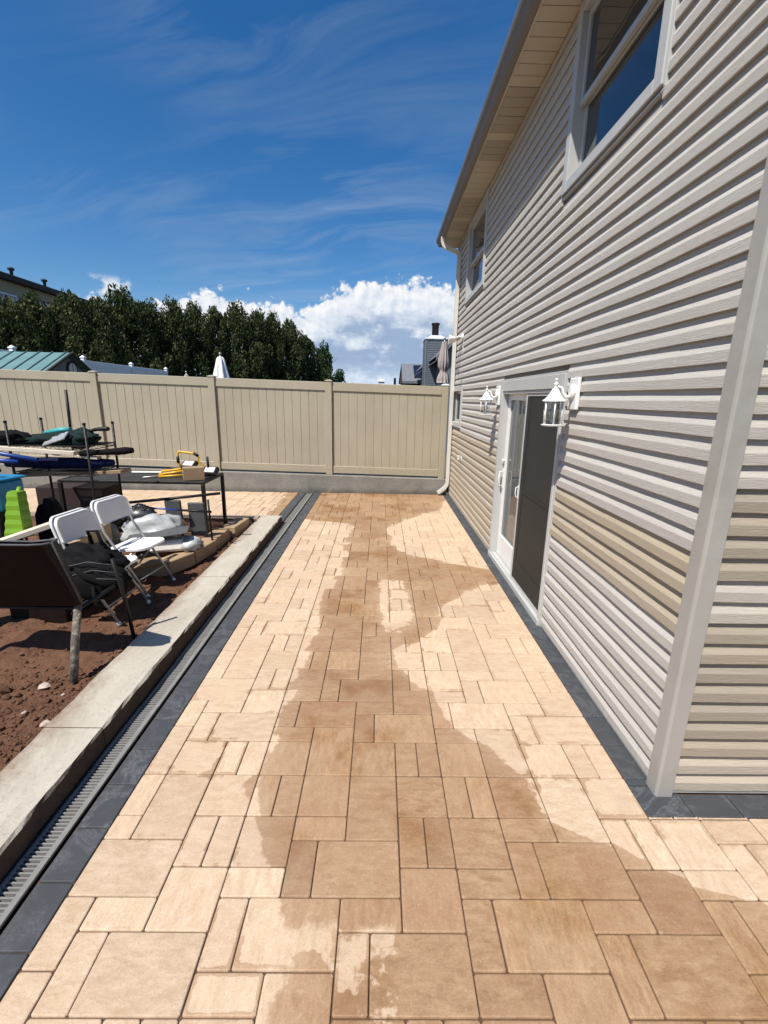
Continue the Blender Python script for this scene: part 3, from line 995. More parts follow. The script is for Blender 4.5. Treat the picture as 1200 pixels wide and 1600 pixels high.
def rock(m, c, r, seed, rr):
    base = len(m.v)
    t = (1 + 5 ** 0.5) / 2
    V = [(-1, t, 0), (1, t, 0), (-1, -t, 0), (1, -t, 0), (0, -1, t), (0, 1, t), (0, -1, -t), (0, 1, -t), (t, 0, -1), (t, 0, 1), (-t, 0, -1), (-t, 0, 1)]
    F = [(0, 11, 5), (0, 5, 1), (0, 1, 7), (0, 7, 10), (0, 10, 11), (1, 5, 9), (5, 11, 4), (11, 10, 2), (10, 7, 6), (7, 1, 8), (3, 9, 4), (3, 4, 2), (3, 2, 6), (3, 6, 8), (3, 8, 9), (4, 9, 5), (2, 4, 11), (6, 2, 10), (8, 6, 7), (9, 8, 1)]
    q = Matrix.Rotation(rr.uniform(0, 6.28), 3, Vector((rr.uniform(-1, 1), rr.uniform(-1, 1), rr.uniform(-1, 1))).normalized())
    sx, sy, sz = rr.uniform(.7, 1.3), rr.uniform(.7, 1.3), rr.uniform(.5, .9)
    for p in V:
        p = (q @ (Vector(p).normalized() * rr.uniform(.75, 1.15)))
        m.v.append((c[0] + p.x * r * sx, c[1] + p.y * r * sy, c[2] + p.z * r * sz))
    m.f += [tuple(k + base for k in f) for f in F]
    m.sm += [False] * 20


cl = MB()
rr = random.Random(11)
for k in range(4200):
    x = -1.9 - abs(rr.gauss(0, 0.9))
    y = rr.uniform(0.4, 6.6)
    if rr.random() < 0.35:
        x, y = -1.93 - abs(rr.gauss(0, 0.10)), rr.uniform(2.0, 6.6)
    if k % 3 == 0:
        x, y = -1.92 - abs(rr.gauss(0, 0.45)), rr.uniform(1.2, 2.9)
    if x < DX0:
        continue
    r = min(0.026, 0.003 + rr.expovariate(1 / 0.0052))
    rock(cl, (x, y, dirt_h(x, y) + r * 0.25), r, k, rr)
o = cl.build('dirt_clods', M['dirt'])
tag(o, 'small clods and crumbs scattered over the bare dirt', None, None, 'stuff')

for (x, y, r, m_, lab) in ((-2.22, 2.66, 0.034, 'stone', 'flat pale stone left of the foot of the mortar splashed leg'),
                           (-2.06, 2.60, 0.017, 'stone', 'small whitish chip at the foot of the mortar splashed leg'),
                           (-2.16, 2.40, 0.020, 'stone', 'little white stone in the dirt midway to the curb joint'),
                           (-1.96, 2.30, 0.034, 'stone', 'rough pinkish stone touching the curb edge near its joint'),
                           (-2.44, 2.58, 0.050, 'dirt', 'dark angular clod of earth near the photo edge, biggest lump on the dirt')):
    mm = MB()
    rock(mm, (x, y, dirt_h(x, y) + r * 0.35), r, 1, rr)
    me_o = mm.build('stone' if m_ == 'stone' else 'earth_clod', M[m_])
    tag(me_o, lab, 'stone' if m_ == 'stone' else 'clod', 'stones lying on the dirt')

# ---------------------------------------------------------------- boundary fence and its footing wall
FY = 9.30


def rise(x):
    return 0.020 * (1.25 - x)


cw = MB()
n = 60
for k in range(n):
    xa, xb = -9.6 + 11.0 * k / n, -9.6 + 11.0 * (k + 1) / n
    za, zb = 0.335 + rise(xa) * 0.9, 0.335 + rise(xb) * 0.9
    ya = FY + 0.004 * mnoise.noise(Vector((xa * 3, 0, 0)))
    yb = FY + 0.004 * mnoise.noise(Vector((xb * 3, 0, 0)))
    cw.face([(xa, ya, -0.3), (xb, yb, -0.3), (xb, yb, zb - 0.01), (xa, ya, za - 0.01)])
    cw.face([(xa, ya, za - 0.01), (xb, yb, zb - 0.01), (xb, yb + 0.012, zb), (xa, ya + 0.012, za)])
    cw.face([(xa, ya + 0.012, za), (xb, yb + 0.012, zb), (xb, FY + 0.28, zb), (xa, FY + 0.28, za)])
    cw.face([(xb, FY + 0.28, -0.3), (xa, FY + 0.28, -0.3), (xa, FY + 0.28, za), (xb, FY + 0.28, zb)])
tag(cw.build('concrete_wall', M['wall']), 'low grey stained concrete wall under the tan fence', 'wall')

fe = thing('vinyl_fence', 'tan vinyl privacy fence on the low concrete wall', 'fence', (-3, FY + 0.14, 0.35))
posts = [1.285, -1.055, -3.385, -5.715, -8.045]
PF = FY + 0.055


def fence_post(x, h0=0.0):
    z0 = 0.33 + rise(x)
    z1 = 2.215 + rise(x) * 0.92
    p = MB().box((x - 0.065, PF, z0), (x + 0.065, PF + 0.13, z1), ch=0.006).build('post', M['fence'], fe)
    cp = MB().box((x - 0.074, PF - 0.009, z1 - 0.002), (x + 0.074, PF + 0.139, z1 + 0.018), ch=0.004)
    b = z1 + 0.0185
    q = [(x - 0.066, PF - 0.001, b), (x + 0.066, PF - 0.001, b), (x + 0.066, PF + 0.131, b), (x - 0.066, PF + 0.131, b)]
    t4 = [(x - 0.03, PF + 0.035, b + 0.014), (x + 0.03, PF + 0.035, b + 0.014), (x + 0.03, PF + 0.095, b + 0.014), (x - 0.03, PF + 0.095, b + 0.014)]
    for j in range(4):
        cp.face([q[j], q[(j + 1) % 4], t4[(j + 1) % 4], t4[j]])
    cp.face(t4)
    cp.build('cap', M['white_vinyl'] if x > 1 else M['fence'], p)


for x in posts:
    fence_post(x)
edges = [1.40] + posts
for k in range(len(posts)):
    if k == len(posts) - 1:
        xa, xb = -9.6, posts[k] - 0.065
    else:
        xa, xb = posts[k + 1] + 0.065, posts[k] - 0.065
    xm = (xa + xb) / 2
    za, zb = rise(xa), rise(xb)

    def sloped(x0, x1, z0, z1, y0, y1, ch=0.006):
        mm = MB().box((x0, y0, z0), (x1, y1, z1), ch=ch)
        mm.v = [(x, y, z + rise(x)) for x, y, z in mm.v]
        return mm
    sloped(xa, xb, 2.03, 2.195, PF + 0.030, PF + 0.100).build('top_rail', M['fence'], fe)
    sloped(xa, xb, 0.365, 0.515, PF + 0.030, PF + 0.100).build('bottom_rail', M['fence'], fe)
    nb = 13 if k < len(posts) - 1 else 9
    wd = (xb - xa) / nb
    for q in range(nb):
        x0, x1 = xa + q * wd, xa + (q + 1) * wd
        # tongue-and-groove board with a V at each side and a shallow middle groove
        mm = MB()
        y = PF + 0.052
        prof = [(x0 + 0.0005, y + 0.007), (x0 + 0.005, y), (x1 - 0.005, y), (x1 - 0.0005, y + 0.007)]
        for (ax, ay), (bx, by) in zip(prof[:-1], prof[1:]):
            mm.face([(ax, ay, 0.512 + rise(ax)), (bx, by, 0.512 + rise(bx)), (bx, by, 2.034 + rise(bx)), (ax, ay, 2.034 + rise(ax))])
        mm.face([(x1, y + 0.03, 0.512), (x0, y + 0.03, 0.512), (x0, y + 0.03, 2.1), (x1, y + 0.03, 2.1)])
        mm.build('plank', M['fence'], fe)

# ---------------------------------------------------------------- house
HX, HY0, HY1, HZ = 1.462, 1.905, 9.66, 4.815
CO = 0.105
house = thing('house', 'two storey house with grey beige vinyl siding along the walk', 'house', (4.0, 5.8, 0))
# openings on the long wall: (y0, y1, z0, z1) outer edge of the casings
OPEN = {'door': (3.66, 5.58, 0.0, 2.165), 'small': (8.30, 9.36, 1.44, 2.20), 'near': (2.81, 4.16, 3.555, 4.79), 'far': (7.08, 8.50, 3.555, 4.79)}
wallm = MB()


def wall_rect(y0, y1, z0, z1):
    wallm.face([(HX + 0.006, y1, z0), (HX + 0.006, y0, z0), (HX + 0.006, y0, z1), (HX + 0.006, y1, z1)])


ys = sorted(set([HY0 + 0.02, HY1] + [v for o_ in OPEN.values() for v in o_[:2]]))
for a, b in zip(ys[:-1], ys[1:]):
    mid = (a + b) / 2
    cuts = sorted([(o_[2], o_[3]) for o_ in OPEN.values() if o_[0] < mid < o_[1]])
    z = -0.02
    for c0, c1 in cuts:
        if c0 > z:
            wall_rect(a, b, z, c0)
        z = c1
    wall_rect(a, b, z, HZ + 0.3)
wallm.face([(HX + 0.02, HY0 + 0.006, -0.02), (5.5, HY0 + 0.006, -0.02), (5.5, HY0 + 0.006, HZ + 0.3), (HX + 0.02, HY0 + 0.006, HZ + 0.3)])
wallm.face([(5.5, HY1, -0.02), (HX + 0.006, HY1, -0.02), (HX + 0.006, HY1, HZ + 0.3), (5.5, HY1, HZ + 0.3)])
wallm.face([(5.5, HY0, -0.02), (5.5, HY1, -0.02), (5.5, HY1, HZ + 0.3), (5.5, HY0, HZ + 0.3)])
wallm.build('wall', M['sheathing'], house)
# dark rooms behind the openings
rm = MB()
for y0, y1, z0, z1 in OPEN.values():
    d = 1.4
    x0 = HX + 0.10
    rm.face([(x0 + d, y0, z0), (x0 + d, y1, z0), (x0 + d, y1, z1), (x0 + d, y0, z1)])
    rm.face([(x0, y0, z0), (x0 + d, y0, z0), (x0 + d, y0, z1), (x0, y0, z1)])
    rm.face([(x0, y1, z0), (x0 + d, y1, z0), (x0 + d, y1, z1), (x0, y1, z1)])
    rm.face([(x0, y0, z0), (x0 + d, y0, z0), (x0 + d, y1, z0), (x0, y1, z0)])
    rm.face([(x0, y0, z1), (x0 + d, y0, z1), (x0 + d, y1, z1), (x0, y1, z1)])
rm.build('interior', M['room_dark'], house)

Rs = random.Random(21)
PROF = [(-0.002, 0.004), (0.0150, 0.0), (0.0170, 0.003), (0.0168, 0.050), (0.0156, 0.053), (0.0040, 0.075), (0.0020, 0.081), (-0.002, 0.112)]


def siding_course(face, a, b, z0, tone, seed, name='siding_plank', lift=0.0):
    """one lap of the vinyl siding, bowed a little by heat"""
    n = max(2, int((b - a) / 0.16))
    vs, fs, al = [], [], []
    for i in range(n + 1):
        s = a + (b - a) * i / n
        wz = 0.0040 * mnoise.noise(Vector((s * 1.1, seed * 2.37, 0))) + 0.0012 * mnoise.noise(Vector((s * 3.3, seed * 1.7, 4)))
        wo = 0.0042 * mnoise.noise(Vector((s * 1.7, seed * 3.1, 9)))
        for k, (o_, z) in enumerate(PROF):
            oo = o_ + (wo if 1 <= k <= 4 else 0) + lift
            zz = z0 + z + (wz if k < 5 else wz * 0.4)
            vs.append((HX - oo, s, zz) if face == 'x' else (s, HY0 - oo, zz))
            al.append(s + seed * 5.3)
    m = len(PROF)
    for i in range(n):
        for k in range(m - 1):
            q = (i * m + k, i * m + k + 1, (i + 1) * m + k + 1, (i + 1) * m + k)
            fs.append(q if face == 'x' else q[::-1])
    fs.append(tuple(range(m))[::-1])
    fs.append(tuple(n * m + k for k in range(m)))
    return raw(name, vs, fs, M['siding'], house, {'tone': [tone] * len(vs), 'along': al})


CZ0 = 0.022
seam = None
ncourse = int((HZ - CZ0) / CO) + 1
for k in range(ncourse):
    z0 = CZ0 + k * CO
    zc = z0 + CO * 0.5
    spans = [(HY0 + 0.055, HY1)]
    for o_ in OPEN.values():
        if o_[2] - 0.03 < zc < o_[3] + 0.02:
            ns = []
            for a, b in spans:
                if o_[0] > a and o_[1] < b:
                    ns += [(a, o_[0]), (o_[1], b)]
                else:
                    ns.append((a, b))
            spans = ns
    for a, b in spans:
        mid = (a + b) / 2
        tone = Rs.uniform(0, 0.10)
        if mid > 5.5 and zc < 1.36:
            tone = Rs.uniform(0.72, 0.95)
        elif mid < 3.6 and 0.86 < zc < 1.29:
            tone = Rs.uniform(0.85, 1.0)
        sd0 = k + (50 if mid > 5.5 else 0)
        if b - a > 1.4 and k % 2 == 0:
            seam = a + (b - a) * Rs.uniform(0.15, 0.85)
        elif b - a <= 1.4:
            seam = None
        if seam is not None and a + 0.2 < seam < b - 0.2:
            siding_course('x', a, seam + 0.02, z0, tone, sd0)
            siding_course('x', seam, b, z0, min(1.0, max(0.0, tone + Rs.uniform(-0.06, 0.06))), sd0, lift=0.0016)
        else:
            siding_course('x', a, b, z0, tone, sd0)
    zc = z0 + CO * 0.5
    rt = Rs.uniform(0.25, 0.4)
    if zc < 1.62 and not (0.98 < zc < 1.18):
        rt = Rs.uniform(1.1, 1.3)
    if zc < 0.2:
        rt = 0.7
    siding_course('y', HX + 0.065, 5.4, z0, rt, k + 200)
# starter strips, corner post, J-channels
MB().box((HX - 0.012, HY0 + 0.05, 0.004), (HX + 0.004, 3.655, 0.022), ch=0.003).box((HX - 0.012, 5.585, 0.004), (HX + 0.004, HY1, 0.022), ch=0.003).build('starter_strip', M['trim'], house)
MB().box((HX + 0.06, HY0 - 0.012, 0.004), (5.4, HY0 + 0.004, 0.022), ch=0.003).build('starter_strip', M['trim'], house)
cp = MB()
ox, oy = HX - 0.028, HY0 - 0.028
prof = [(HX + 0.004, oy + 0.084), (ox, oy + 0.084), (ox, oy + 0.012), (ox + 0.004, oy + 0.004), (ox + 0.012, oy), (ox + 0.084, oy), (ox + 0.084, HY0 + 0.004)]
for (ax, ay), (bx, by) in zip(prof[:-1], prof[1:]):
    cp.face([(ax, ay, -0.004), (bx, by, -0.004), (bx, by, HZ), (ax, ay, HZ)])
cp.face([(x, y, -0.004) for x, y in prof])
cp.build('corner_post', M['trim'], house)
MB().box((HX - 0.022, HY1 - 0.06, 0.0), (HX + 0.01, HY1 + 0.015, HZ), ch=0.004).build('corner_post', M['trim'], house)


def xbox(m, x0, x1, y0, y1, z0, z1, c=0.003):
    return m.box((x0, y0, z0), (x1, y1, z1), ch=c)


def window(y0, y1, z0, z1, two=True, fw=0.085, prefix='window'):
    """casing proud of the siding; sashes set back; pane and reveal inside"""
    fr = MB()
    xo, xi = HX - 0.034, HX + 0.09
    xbox(fr, xo, xi, y0, y0 + fw, z0, z1, 0.004)
    xbox(fr, xo, xi, y1 - fw, y1, z0, z1, 0.004)
    xbox(fr, xo + 0.001, xi, y0 + fw, y1 - fw, z0, z0 + fw * 0.9, 0.004)
    xbox(fr, xo + 0.001, xi, y0 + fw, y1 - fw, z1 - fw, z1, 0.004)
    # thin outer J-channel step and inner stop
    xbox(fr, HX - 0.021, HX + 0.01, y0 - 0.016, y0 - 0.0005, z0 - 0.014, z1 + 0.012, 0.002)
    xbox(fr, HX - 0.021, HX + 0.01, y1 + 0.0005, y1 + 0.016, z0 - 0.014, z1 + 0.012, 0.002)
    xbox(fr, HX - 0.020, HX + 0.01, y0 - 0.016, y1 + 0.016, z0 - 0.0285, z0 - 0.0145, 0.002)
    win = fr.build(prefix, M['frame_vinyl'], house)
    a, b = y0 + fw, y1 - fw
    c, d = z0 + fw * 0.9, z1 - fw
    zm = c + (d - c) * 0.47

    def sash(c0, d0, xs, rw=0.042):
        s = MB()
        xbox(s, xs, xs + 0.035, a + 0.002, a + rw, c0, d0)
        xbox(s, xs, xs + 0.035, b - rw, b - 0.002, c0, d0)
        xbox(s, xs + 0.001, xs + 0.034, a + rw, b - rw, c0, c0 + rw)
        xbox(s, xs + 0.001, xs + 0.034, a + rw, b - rw, d0 - rw, d0)
        s.build('sash', M['frame_vinyl'], win)
        MB().face([(xs + 0.018, b - rw, c0 + rw), (xs + 0.018, a + rw, c0 + rw), (xs + 0.018, a + rw, d0 - rw), (xs + 0.018, b - rw, d0 - rw)]).build('pane', M['glass'], win)
    if two:
        sash(zm - 0.02, d, HX + 0.012)
        sash(c, zm + 0.022, HX + 0.050)
    else:
        sash(c, d, HX + 0.030)
    return win


window(*OPEN['near'])
window(*OPEN['far'])
window(*OPEN['small'], two=False, fw=0.10)

# sliding glass door with insect screen
y0, y1, z0, z1 = OPEN['door']
dm = MB()
xbox(dm, HX - 0.030, HX + 0.12, y0, y0 + 0.045, 0.0, z1, 0.004)
xbox(dm, HX - 0.030, HX + 0.12, y1 - 0.075, y1, 0.0, z1, 0.004)
xbox(dm, HX - 0.029, HX + 0.12, y0 + 0.045, y1 - 0.075, z1 - 0.115, z1, 0.004)
xbox(dm, HX - 0.018, HX + 0.06, y0 + 0.045, y1 - 0.075, z1 - 0.145, z1 - 0.117, 0.003)
xbox(dm, HX - 0.020, HX + 0.004, y1 + 0.001, y1 + 0.02, 0.0, z1 + 0.01, 0.002)
xbox(dm, HX - 0.020, HX + 0.004, y0 - 0.02, y0 - 0.001, 0.0, z1 + 0.01, 0.002)
xbox(dm, HX - 0.020, HX + 0.004, y0 - 0.02, y1 + 0.02, z1 + 0.001, z1 + 0.02, 0.002)
door = dm.build('sliding_door', M['frame_vinyl'], house)
sl = MB()
xbox(sl, HX - 0.040, HX + 0.12, y0 + 0.002, y1 - 0.002, -0.003, 0.055, 0.004)
xbox(sl, HX - 0.012, HX + 0.002, y0 + 0.045, y1 - 0.08, 0.0555, 0.068, 0.002)
xbox(sl, HX + 0.040, HX + 0.048, y0 + 0.045, y1 - 0.08, 0.0555, 0.072, 0.002)
sl.build('sill', M['frame_vinyl'], door)
ym = (y0 + y1) / 2 + 0.02
# fixed/sliding glass leaf on the far side
gl = MB()
ga, gb = ym - 0.06, y1 - 0.078
xs = HX + 0.050
xbox(gl, xs, xs + 0.04, ga, ga + 0.07, 0.06, z1 - 0.12)
xbox(gl, xs, xs + 0.04, gb - 0.085, gb, 0.06, z1 - 0.12)
xbox(gl, xs + 0.001, xs + 0.039, ga + 0.07, gb - 0.085, 0.06, 0.32)
xbox(gl, xs + 0.001, xs + 0.039, ga + 0.07, gb - 0.085, z1 - 0.21, z1 - 0.12)
leaf = gl.build('glass_leaf', M['white_metal'], door)
MB().face([(xs + 0.02, gb - 0.085, 0.32), (xs + 0.02, ga + 0.07, 0.32), (xs + 0.02, ga + 0.07, z1 - 0.21), (xs + 0.02, gb - 0.085, z1 - 0.21)]).build('pane', M['clear_glass'], door)
ct = MB()
nf = 60
for k in range(nf):
    ya, yb = ga - 0.1 + (gb - ga + 0.1) * k / nf, ga - 0.1 + (gb - ga + 0.1) * (k + 1) / nf
    xa = xs + 0.075 + 0.016 * math.sin(k * 1.15) + 0.01 * math.sin(k * 0.37)
    xb = xs + 0.075 + 0.016 * math.sin((k + 1) * 1.15) + 0.01 * math.sin((k + 1) * 0.37)
    ct.face([(xb, yb, 0.08), (xa, ya, 0.08), (xa, ya, z1 - 0.1), (xb, yb, z1 - 0.1)], True)
ct.build('curtain', M['curtain'], door)
# insect screen leaf on the near side
sa, sb = y0 + 0.047, ym + 0.01
xs = HX - 0.010
sc_ = MB()
xbox(sc_, xs, xs + 0.02, sb - 0.040, sb, 0.070, z1 - 0.146, 0.002)
xbox(sc_, xs, xs + 0.02, sa, sa + 0.03, 0.070, z1 - 0.146, 0.002)
xbox(sc_, xs + 0.001, xs + 0.019, sa + 0.03, sb - 0.040, z1 - 0.172, z1 - 0.146, 0.002)
xbox(sc_, xs + 0.001, xs + 0.019, sa + 0.03, sb - 0.040, 0.070, 0.095, 0.002)
sc_.build('screen_frame', M['frame_vinyl'], door)
MB().box((xs + 0.008, sa + 0.03, 0.095), (xs + 0.011, sb - 0.04, z1 - 0.172)).build('screen_mesh', M['screen'], door)
dk = MB()
xbox(dk, xs + 0.0025, xs + 0.0078, sa + 0.03, sb - 0.04, 0.095, 0.30, 0.001)
xbox(dk, xs + 0.0025, xs + 0.0078, sb - 0.13, sb - 0.04, 0.302, z1 - 0.172, 0.001)
xbox(dk, xs + 0.0025, xs + 0.0078, sa + 0.03, sb - 0.13, 1.03, 1.055, 0.001)
dk.build('screen_rail', M['screen'], door)


def pull(yc, zc, xf, s=1.0):
    h = MB()
    xbox(h, xf - 0.008, xf, yc - 0.017 * s, yc + 0.017 * s, zc - 0.12 * s, zc + 0.12 * s, 0.003)
    h.tube([(xf - 0.006, yc, zc - 0.09 * s), (xf - 0.045 * s, yc, zc - 0.085 * s), (xf - 0.055 * s, yc, zc), (xf - 0.045 * s, yc, zc + 0.085 * s), (xf - 0.006, yc, zc + 0.09 * s)], 0.009 * s, 8)
    return h


h = pull(gb - 0.043, 1.02, HX + 0.049)
h.lathe([(0.024, 0), (0.024, 0.012), (0.015, 0.018), (0.012, 0.03)][::-1], (HX + 0.02, gb - 0.043, 1.24), 12, axis='X')
h.build('handle', M['white_metal'], door)
pull(sb - 0.02, 1.02, HX - 0.0105, 0.6).build('handle', M['white_metal'], door)

# eave: soffit panels, fascia, gutter, roof
EX0, EX1 = 1.15, HX + 0.006
y = HY0 - 0.30
k = 0
while y < HY1 + 0.05:
    pw = 0.152
    vent = (k % 16) in (7, 8, 9, 10, 11, 13, 14, 15)
    mm = MB()
    za = HZ
    mm.box((EX0 + 0.004, y + 0.004, za), (EX1, y + pw - 0.004, za + 0.01), ch=0.002)
    mm.box((EX0 + 0.004, y - 0.004, za + 0.006), (EX1, y + 0.004, za + 0.012))
    mm.build('soffit_panel', M['vent'] if vent else M['soffit'], house)
    y += pw
    k += 1
YE0, YE1 = HY0 - 0.32, HY1 + 0.10
MB().box((EX1 - 0.02, YE0, HZ - 0.030), (EX1 - 0.003, YE1 - 0.07, HZ - 0.001), ch=0.003).build('frieze_strip', plain('rust_trim', (0.25, 0.14, 0.08), 0.7, 0.2, 5), house)
MB().box((EX0 - 0.014, YE0, HZ - 0.012), (EX0 + 0.003, YE1, HZ + 0.17), ch=0.003).box((EX0 + 0.004, YE1 - 0.02, HZ - 0.008), (EX1, YE1, HZ + 0.12), ch=0.003).build('fascia', M['soffit'], house)
# gutter: K-profile swept along y
gp = [(1.134, HZ + 0.135), (1.134, HZ - 0.002), (1.075, HZ - 0.002), (1.052, HZ + 0.045), (1.030, HZ + 0.075), (1.022, HZ + 0.105), (1.022, HZ + 0.128), (1.032, HZ + 0.132), (1.036, HZ + 0.120), (1.040, HZ + 0.075), (1.062, HZ + 0.045), (1.082, HZ + 0.008), (1.126, HZ + 0.008), (1.126, HZ + 0.13)]
gt = MB()
for (ax, az_), (bx, bz) in zip(gp[:-1], gp[1:]):
    gt.face([(ax, YE0, az_), (ax, YE1 + 0.02, az_), (bx, YE1 + 0.02, bz), (bx, YE0, bz)])
gt.face([(x, YE1 + 0.02, z) for x, z in gp])
gt.build('gutter', M['gutter'], house)
rf = MB()
for a, b in (((1.09, HZ + 0.142), (3.6, HZ + 1.35)), ((3.6, HZ + 1.35), (6.1, HZ + 0.142))):
    rf.face([(a[0], YE0 - 0.05, a[1]), (b[0], YE0 - 0.05, b[1]), (b[0], YE1 + 0.05, b[1]), (a[0], YE1 + 0.05, a[1])])
    rf.face([(a[0], YE1 + 0.05, a[1] - 0.03), (b[0], YE1 + 0.05, b[1] - 0.03), (b[0], YE0 - 0.05, b[1] - 0.03), (a[0], YE0 - 0.05, a[1] - 0.03)])
rf.face([(1.09, YE0 - 0.05, HZ + 0.112), (1.09, YE0 - 0.05, HZ + 0.142), (1.09, YE1 + 0.05, HZ + 0.142), (1.09, YE1 + 0.05, HZ + 0.112)])
rf.build('roof', M['roof'], house)
# downspout at the far corner
ds = MB()
yd = 9.215


def rect_sweep(m, pts, wx, wy):
    """rectangular pipe through points in the x-z plane"""
    P = [Vector((p[0], 0, p[1])) for p in pts]
    ring = []
    for k, p in enumerate(P):
        d = (P[min(k + 1, len(P) - 1)] - P[max(k - 1, 0)]).normalized()
        s = Vector((d.z, 0, -d.x))
        ring.append([(p.x + s.x * a, yd + b, p.z + s.z * a) for a, b in ((-wx, -wy), (wx, -wy), (wx, wy), (-wx, wy))])
    for r0, r1 in zip(ring[:-1], ring[1:]):
        for j in range(4):
            m.face([r0[j], r0[(j + 1) % 4], r1[(j + 1) % 4], r1[j]])
    m.face(ring[0][::-1])
    m.face(ring[-1])


rect_sweep(ds, [(1.085, HZ + 0.01), (1.085, HZ - 0.07), (1.10, HZ - 0.12), (1.14, HZ - 0.16), (1.34, HZ - 0.235), (1.385, HZ - 0.27), (1.395, HZ - 0.33), (1.395, 0.30), (1.385, 0.23), (1.345, 0.17), (1.24, 0.085), (1.20, 0.065)], 0.034, 0.026)
ds.build('downspout', plain('downspout_paint', (0.60, 0.58, 0.53), 0.45, 0.05, 5, dirt=(0.4, 0.36, 0.3), dirt_amt=0.3), house)
ex = MB().tube([(1.445, 8.02, 0.94), (1.40, 8.02, 0.94), (1.385, 8.02, 0.93), (1.38, 8.02, 0.895)], 0.012, 8)
ex.lathe([(0.022, 0), (0.028, 0.01), (0.022, 0.02)], (1.40, 8.02, 0.962), 8).tube([(1.40, 8.02, 0.94), (1.40, 8.02, 0.965)], 0.007, 6)
ex.box((1.442, 7.97, 0.90), (1.452, 8.07, 0.98), ch=0.003)
ex.build('hose_bib', M['white_metal'], house)

# ---------------------------------------------------------------- wall lamps
def lantern(yc, zc, label):
    """zc: height of the lantern's roof edge"""
    t_ = thing('wall_lantern', label, 'wall lamp', (HX - 0.01, yc, zc), 'white wall lanterns flanking the sliding door')
    xb = HX - 0.016
    cx = HX - 0.172
    MB().box((xb - 0.026, yc - 0.075, zc - 0.055), (xb, yc + 0.075, zc + 0.175), ch=0.006).build('mounting_block', M['white_metal'], t_)
    MB().lathe([(0.057, -0.026), (0.057, -0.034), (0.045, -0.044), (0.030, -0.050)][::-1], (xb, yc, zc + 0.075), 16, axis='X').build('backplate', M['white_metal'], t_)
    MB().tube([(xb - 0.045, yc, zc + 0.04), (xb - 0.075, yc, zc + 0.035), (xb - 0.10, yc, zc + 0.065), (xb - 0.115, yc, zc + 0.105), (xb - 0.145, yc, zc + 0.118), (cx + 0.03, yc, zc + 0.120), (cx, yc, zc + 0.118)], [0.016, 0.014, 0.013, 0.012, 0.011, 0.010, 0.009], 10).build('arm', M['white_metal'], t_)
    MB().lathe([(0.083, 0.0), (0.086, 0.006), (0.083, 0.013), (0.070, 0.020), (0.052, 0.042), (0.036, 0.068), (0.026, 0.088), (0.021, 0.096), (0.013, 0.099), (0.012, 0.116), (0.017, 0.124), (0.017, 0.132), (0.007, 0.14), (0.007, 0.15), (0.012, 0.157), (0.010, 0.166), (0.003, 0.171)], (cx, yc, zc), 12, smooth=False).build('lamp_roof', M['white_metal'], t_)
    cg = MB()
    for q in range(6):
        a = 2 * math.pi * q / 6 + 0.3
        cg.tube([(cx + 0.064 * math.cos(a), yc + 0.064 * math.sin(a), zc - 0.165), (cx + 0.070 * math.cos(a), yc + 0.070 * math.sin(a), zc + 0.002)], 0.0058, 6)
    cg.build('cage', M['white_metal'], t_)
    gg = MB()
    for q in range(6):
        a, b = 2 * math.pi * q / 6 + 0.3, 2 * math.pi * (q + 1) / 6 + 0.3
        gg.face([(cx + 0.060 * math.cos(a), yc + 0.060 * math.sin(a), zc - 0.163), (cx + 0.060 * math.cos(b), yc + 0.060 * math.sin(b), zc - 0.163), (cx + 0.066 * math.cos(b), yc + 0.066 * math.sin(b), zc), (cx + 0.066 * math.cos(a), yc + 0.066 * math.sin(a), zc)])
    gg.build('glass_panel', M['clear_glass'], t_)
    MB().lathe([(0.066, -0.013), (0.078, -0.010), (0.082, -0.002), (0.070, 0.002)], (cx, yc, zc - 0.165), 12, smooth=False).build('base', M['white_metal'], t_)
    MB().lathe([(0.018, 0.0), (0.018, 0.045)], (cx, yc, zc - 0.163), 10).lathe([(0.016, 0.046), (0.024, 0.07), (0.022, 0.09), (0.008, 0.115)], (cx, yc, zc - 0.163), 10).build('bulb', M['bulb'], t_)
    return t_


lantern(3.455, 1.945, 'larger looking white wall lantern near the dark screen, nearest the house corner')
lantern(5.70, 1.945, 'farther white wall lantern between the small window and the door')

# floodlight above the small window
fl = thing('floodlight', 'white twin floodlight high on the wall by the downspout', 'floodlight', (HX, 8.55, 3.0))
FZ = 3.03
MB().lathe([(0.055, 0.0), (0.055, -0.03), (0.04, -0.045)][::-1], (HX - 0.012, 8.55, FZ), 14, axis='X').build('base', M['white_metal'], fl)
for s_ in (0, 1):
    cy, cz, cx = (8.95, FZ - 0.03, HX - 0.13) if s_ else (8.62, FZ - 0.02, HX - 0.16)
    cy = 8.85 if s_ else 8.62
    arm = MB().tube([(HX - 0.05, 8.55, FZ), (HX - 0.09, 8.55 + (cy - 8.55) * 0.6, FZ + 0.01), (cx + 0.03, cy, cz + 0.01)], 0.014, 8)
    arm.build('arm', M['white_metal'], fl)
    MB().lathe([(0.028, 0.02), (0.036, -0.02), (0.058, -0.08), (0.062, -0.10), (0.055, -0.105)][::-1], (cx, cy, cz), 14, axis='X').build('lamp_head', M['white_metal'], fl)
cable = MB().tube([(HX - 0.016, 8.50, FZ - 0.05), (HX - 0.017, 8.49, FZ - 0.4), (HX - 0.017, 8.51, FZ - 0.62), (HX - 0.017, 8.50, 2.23)], 0.005, 6)
cable.build('cable', M['grey_metal'], fl)

# ---------------------------------------------------------------- things on the dirt bed
def rotz(a):
    return Matrix.Rotation(a, 4, 'Z')


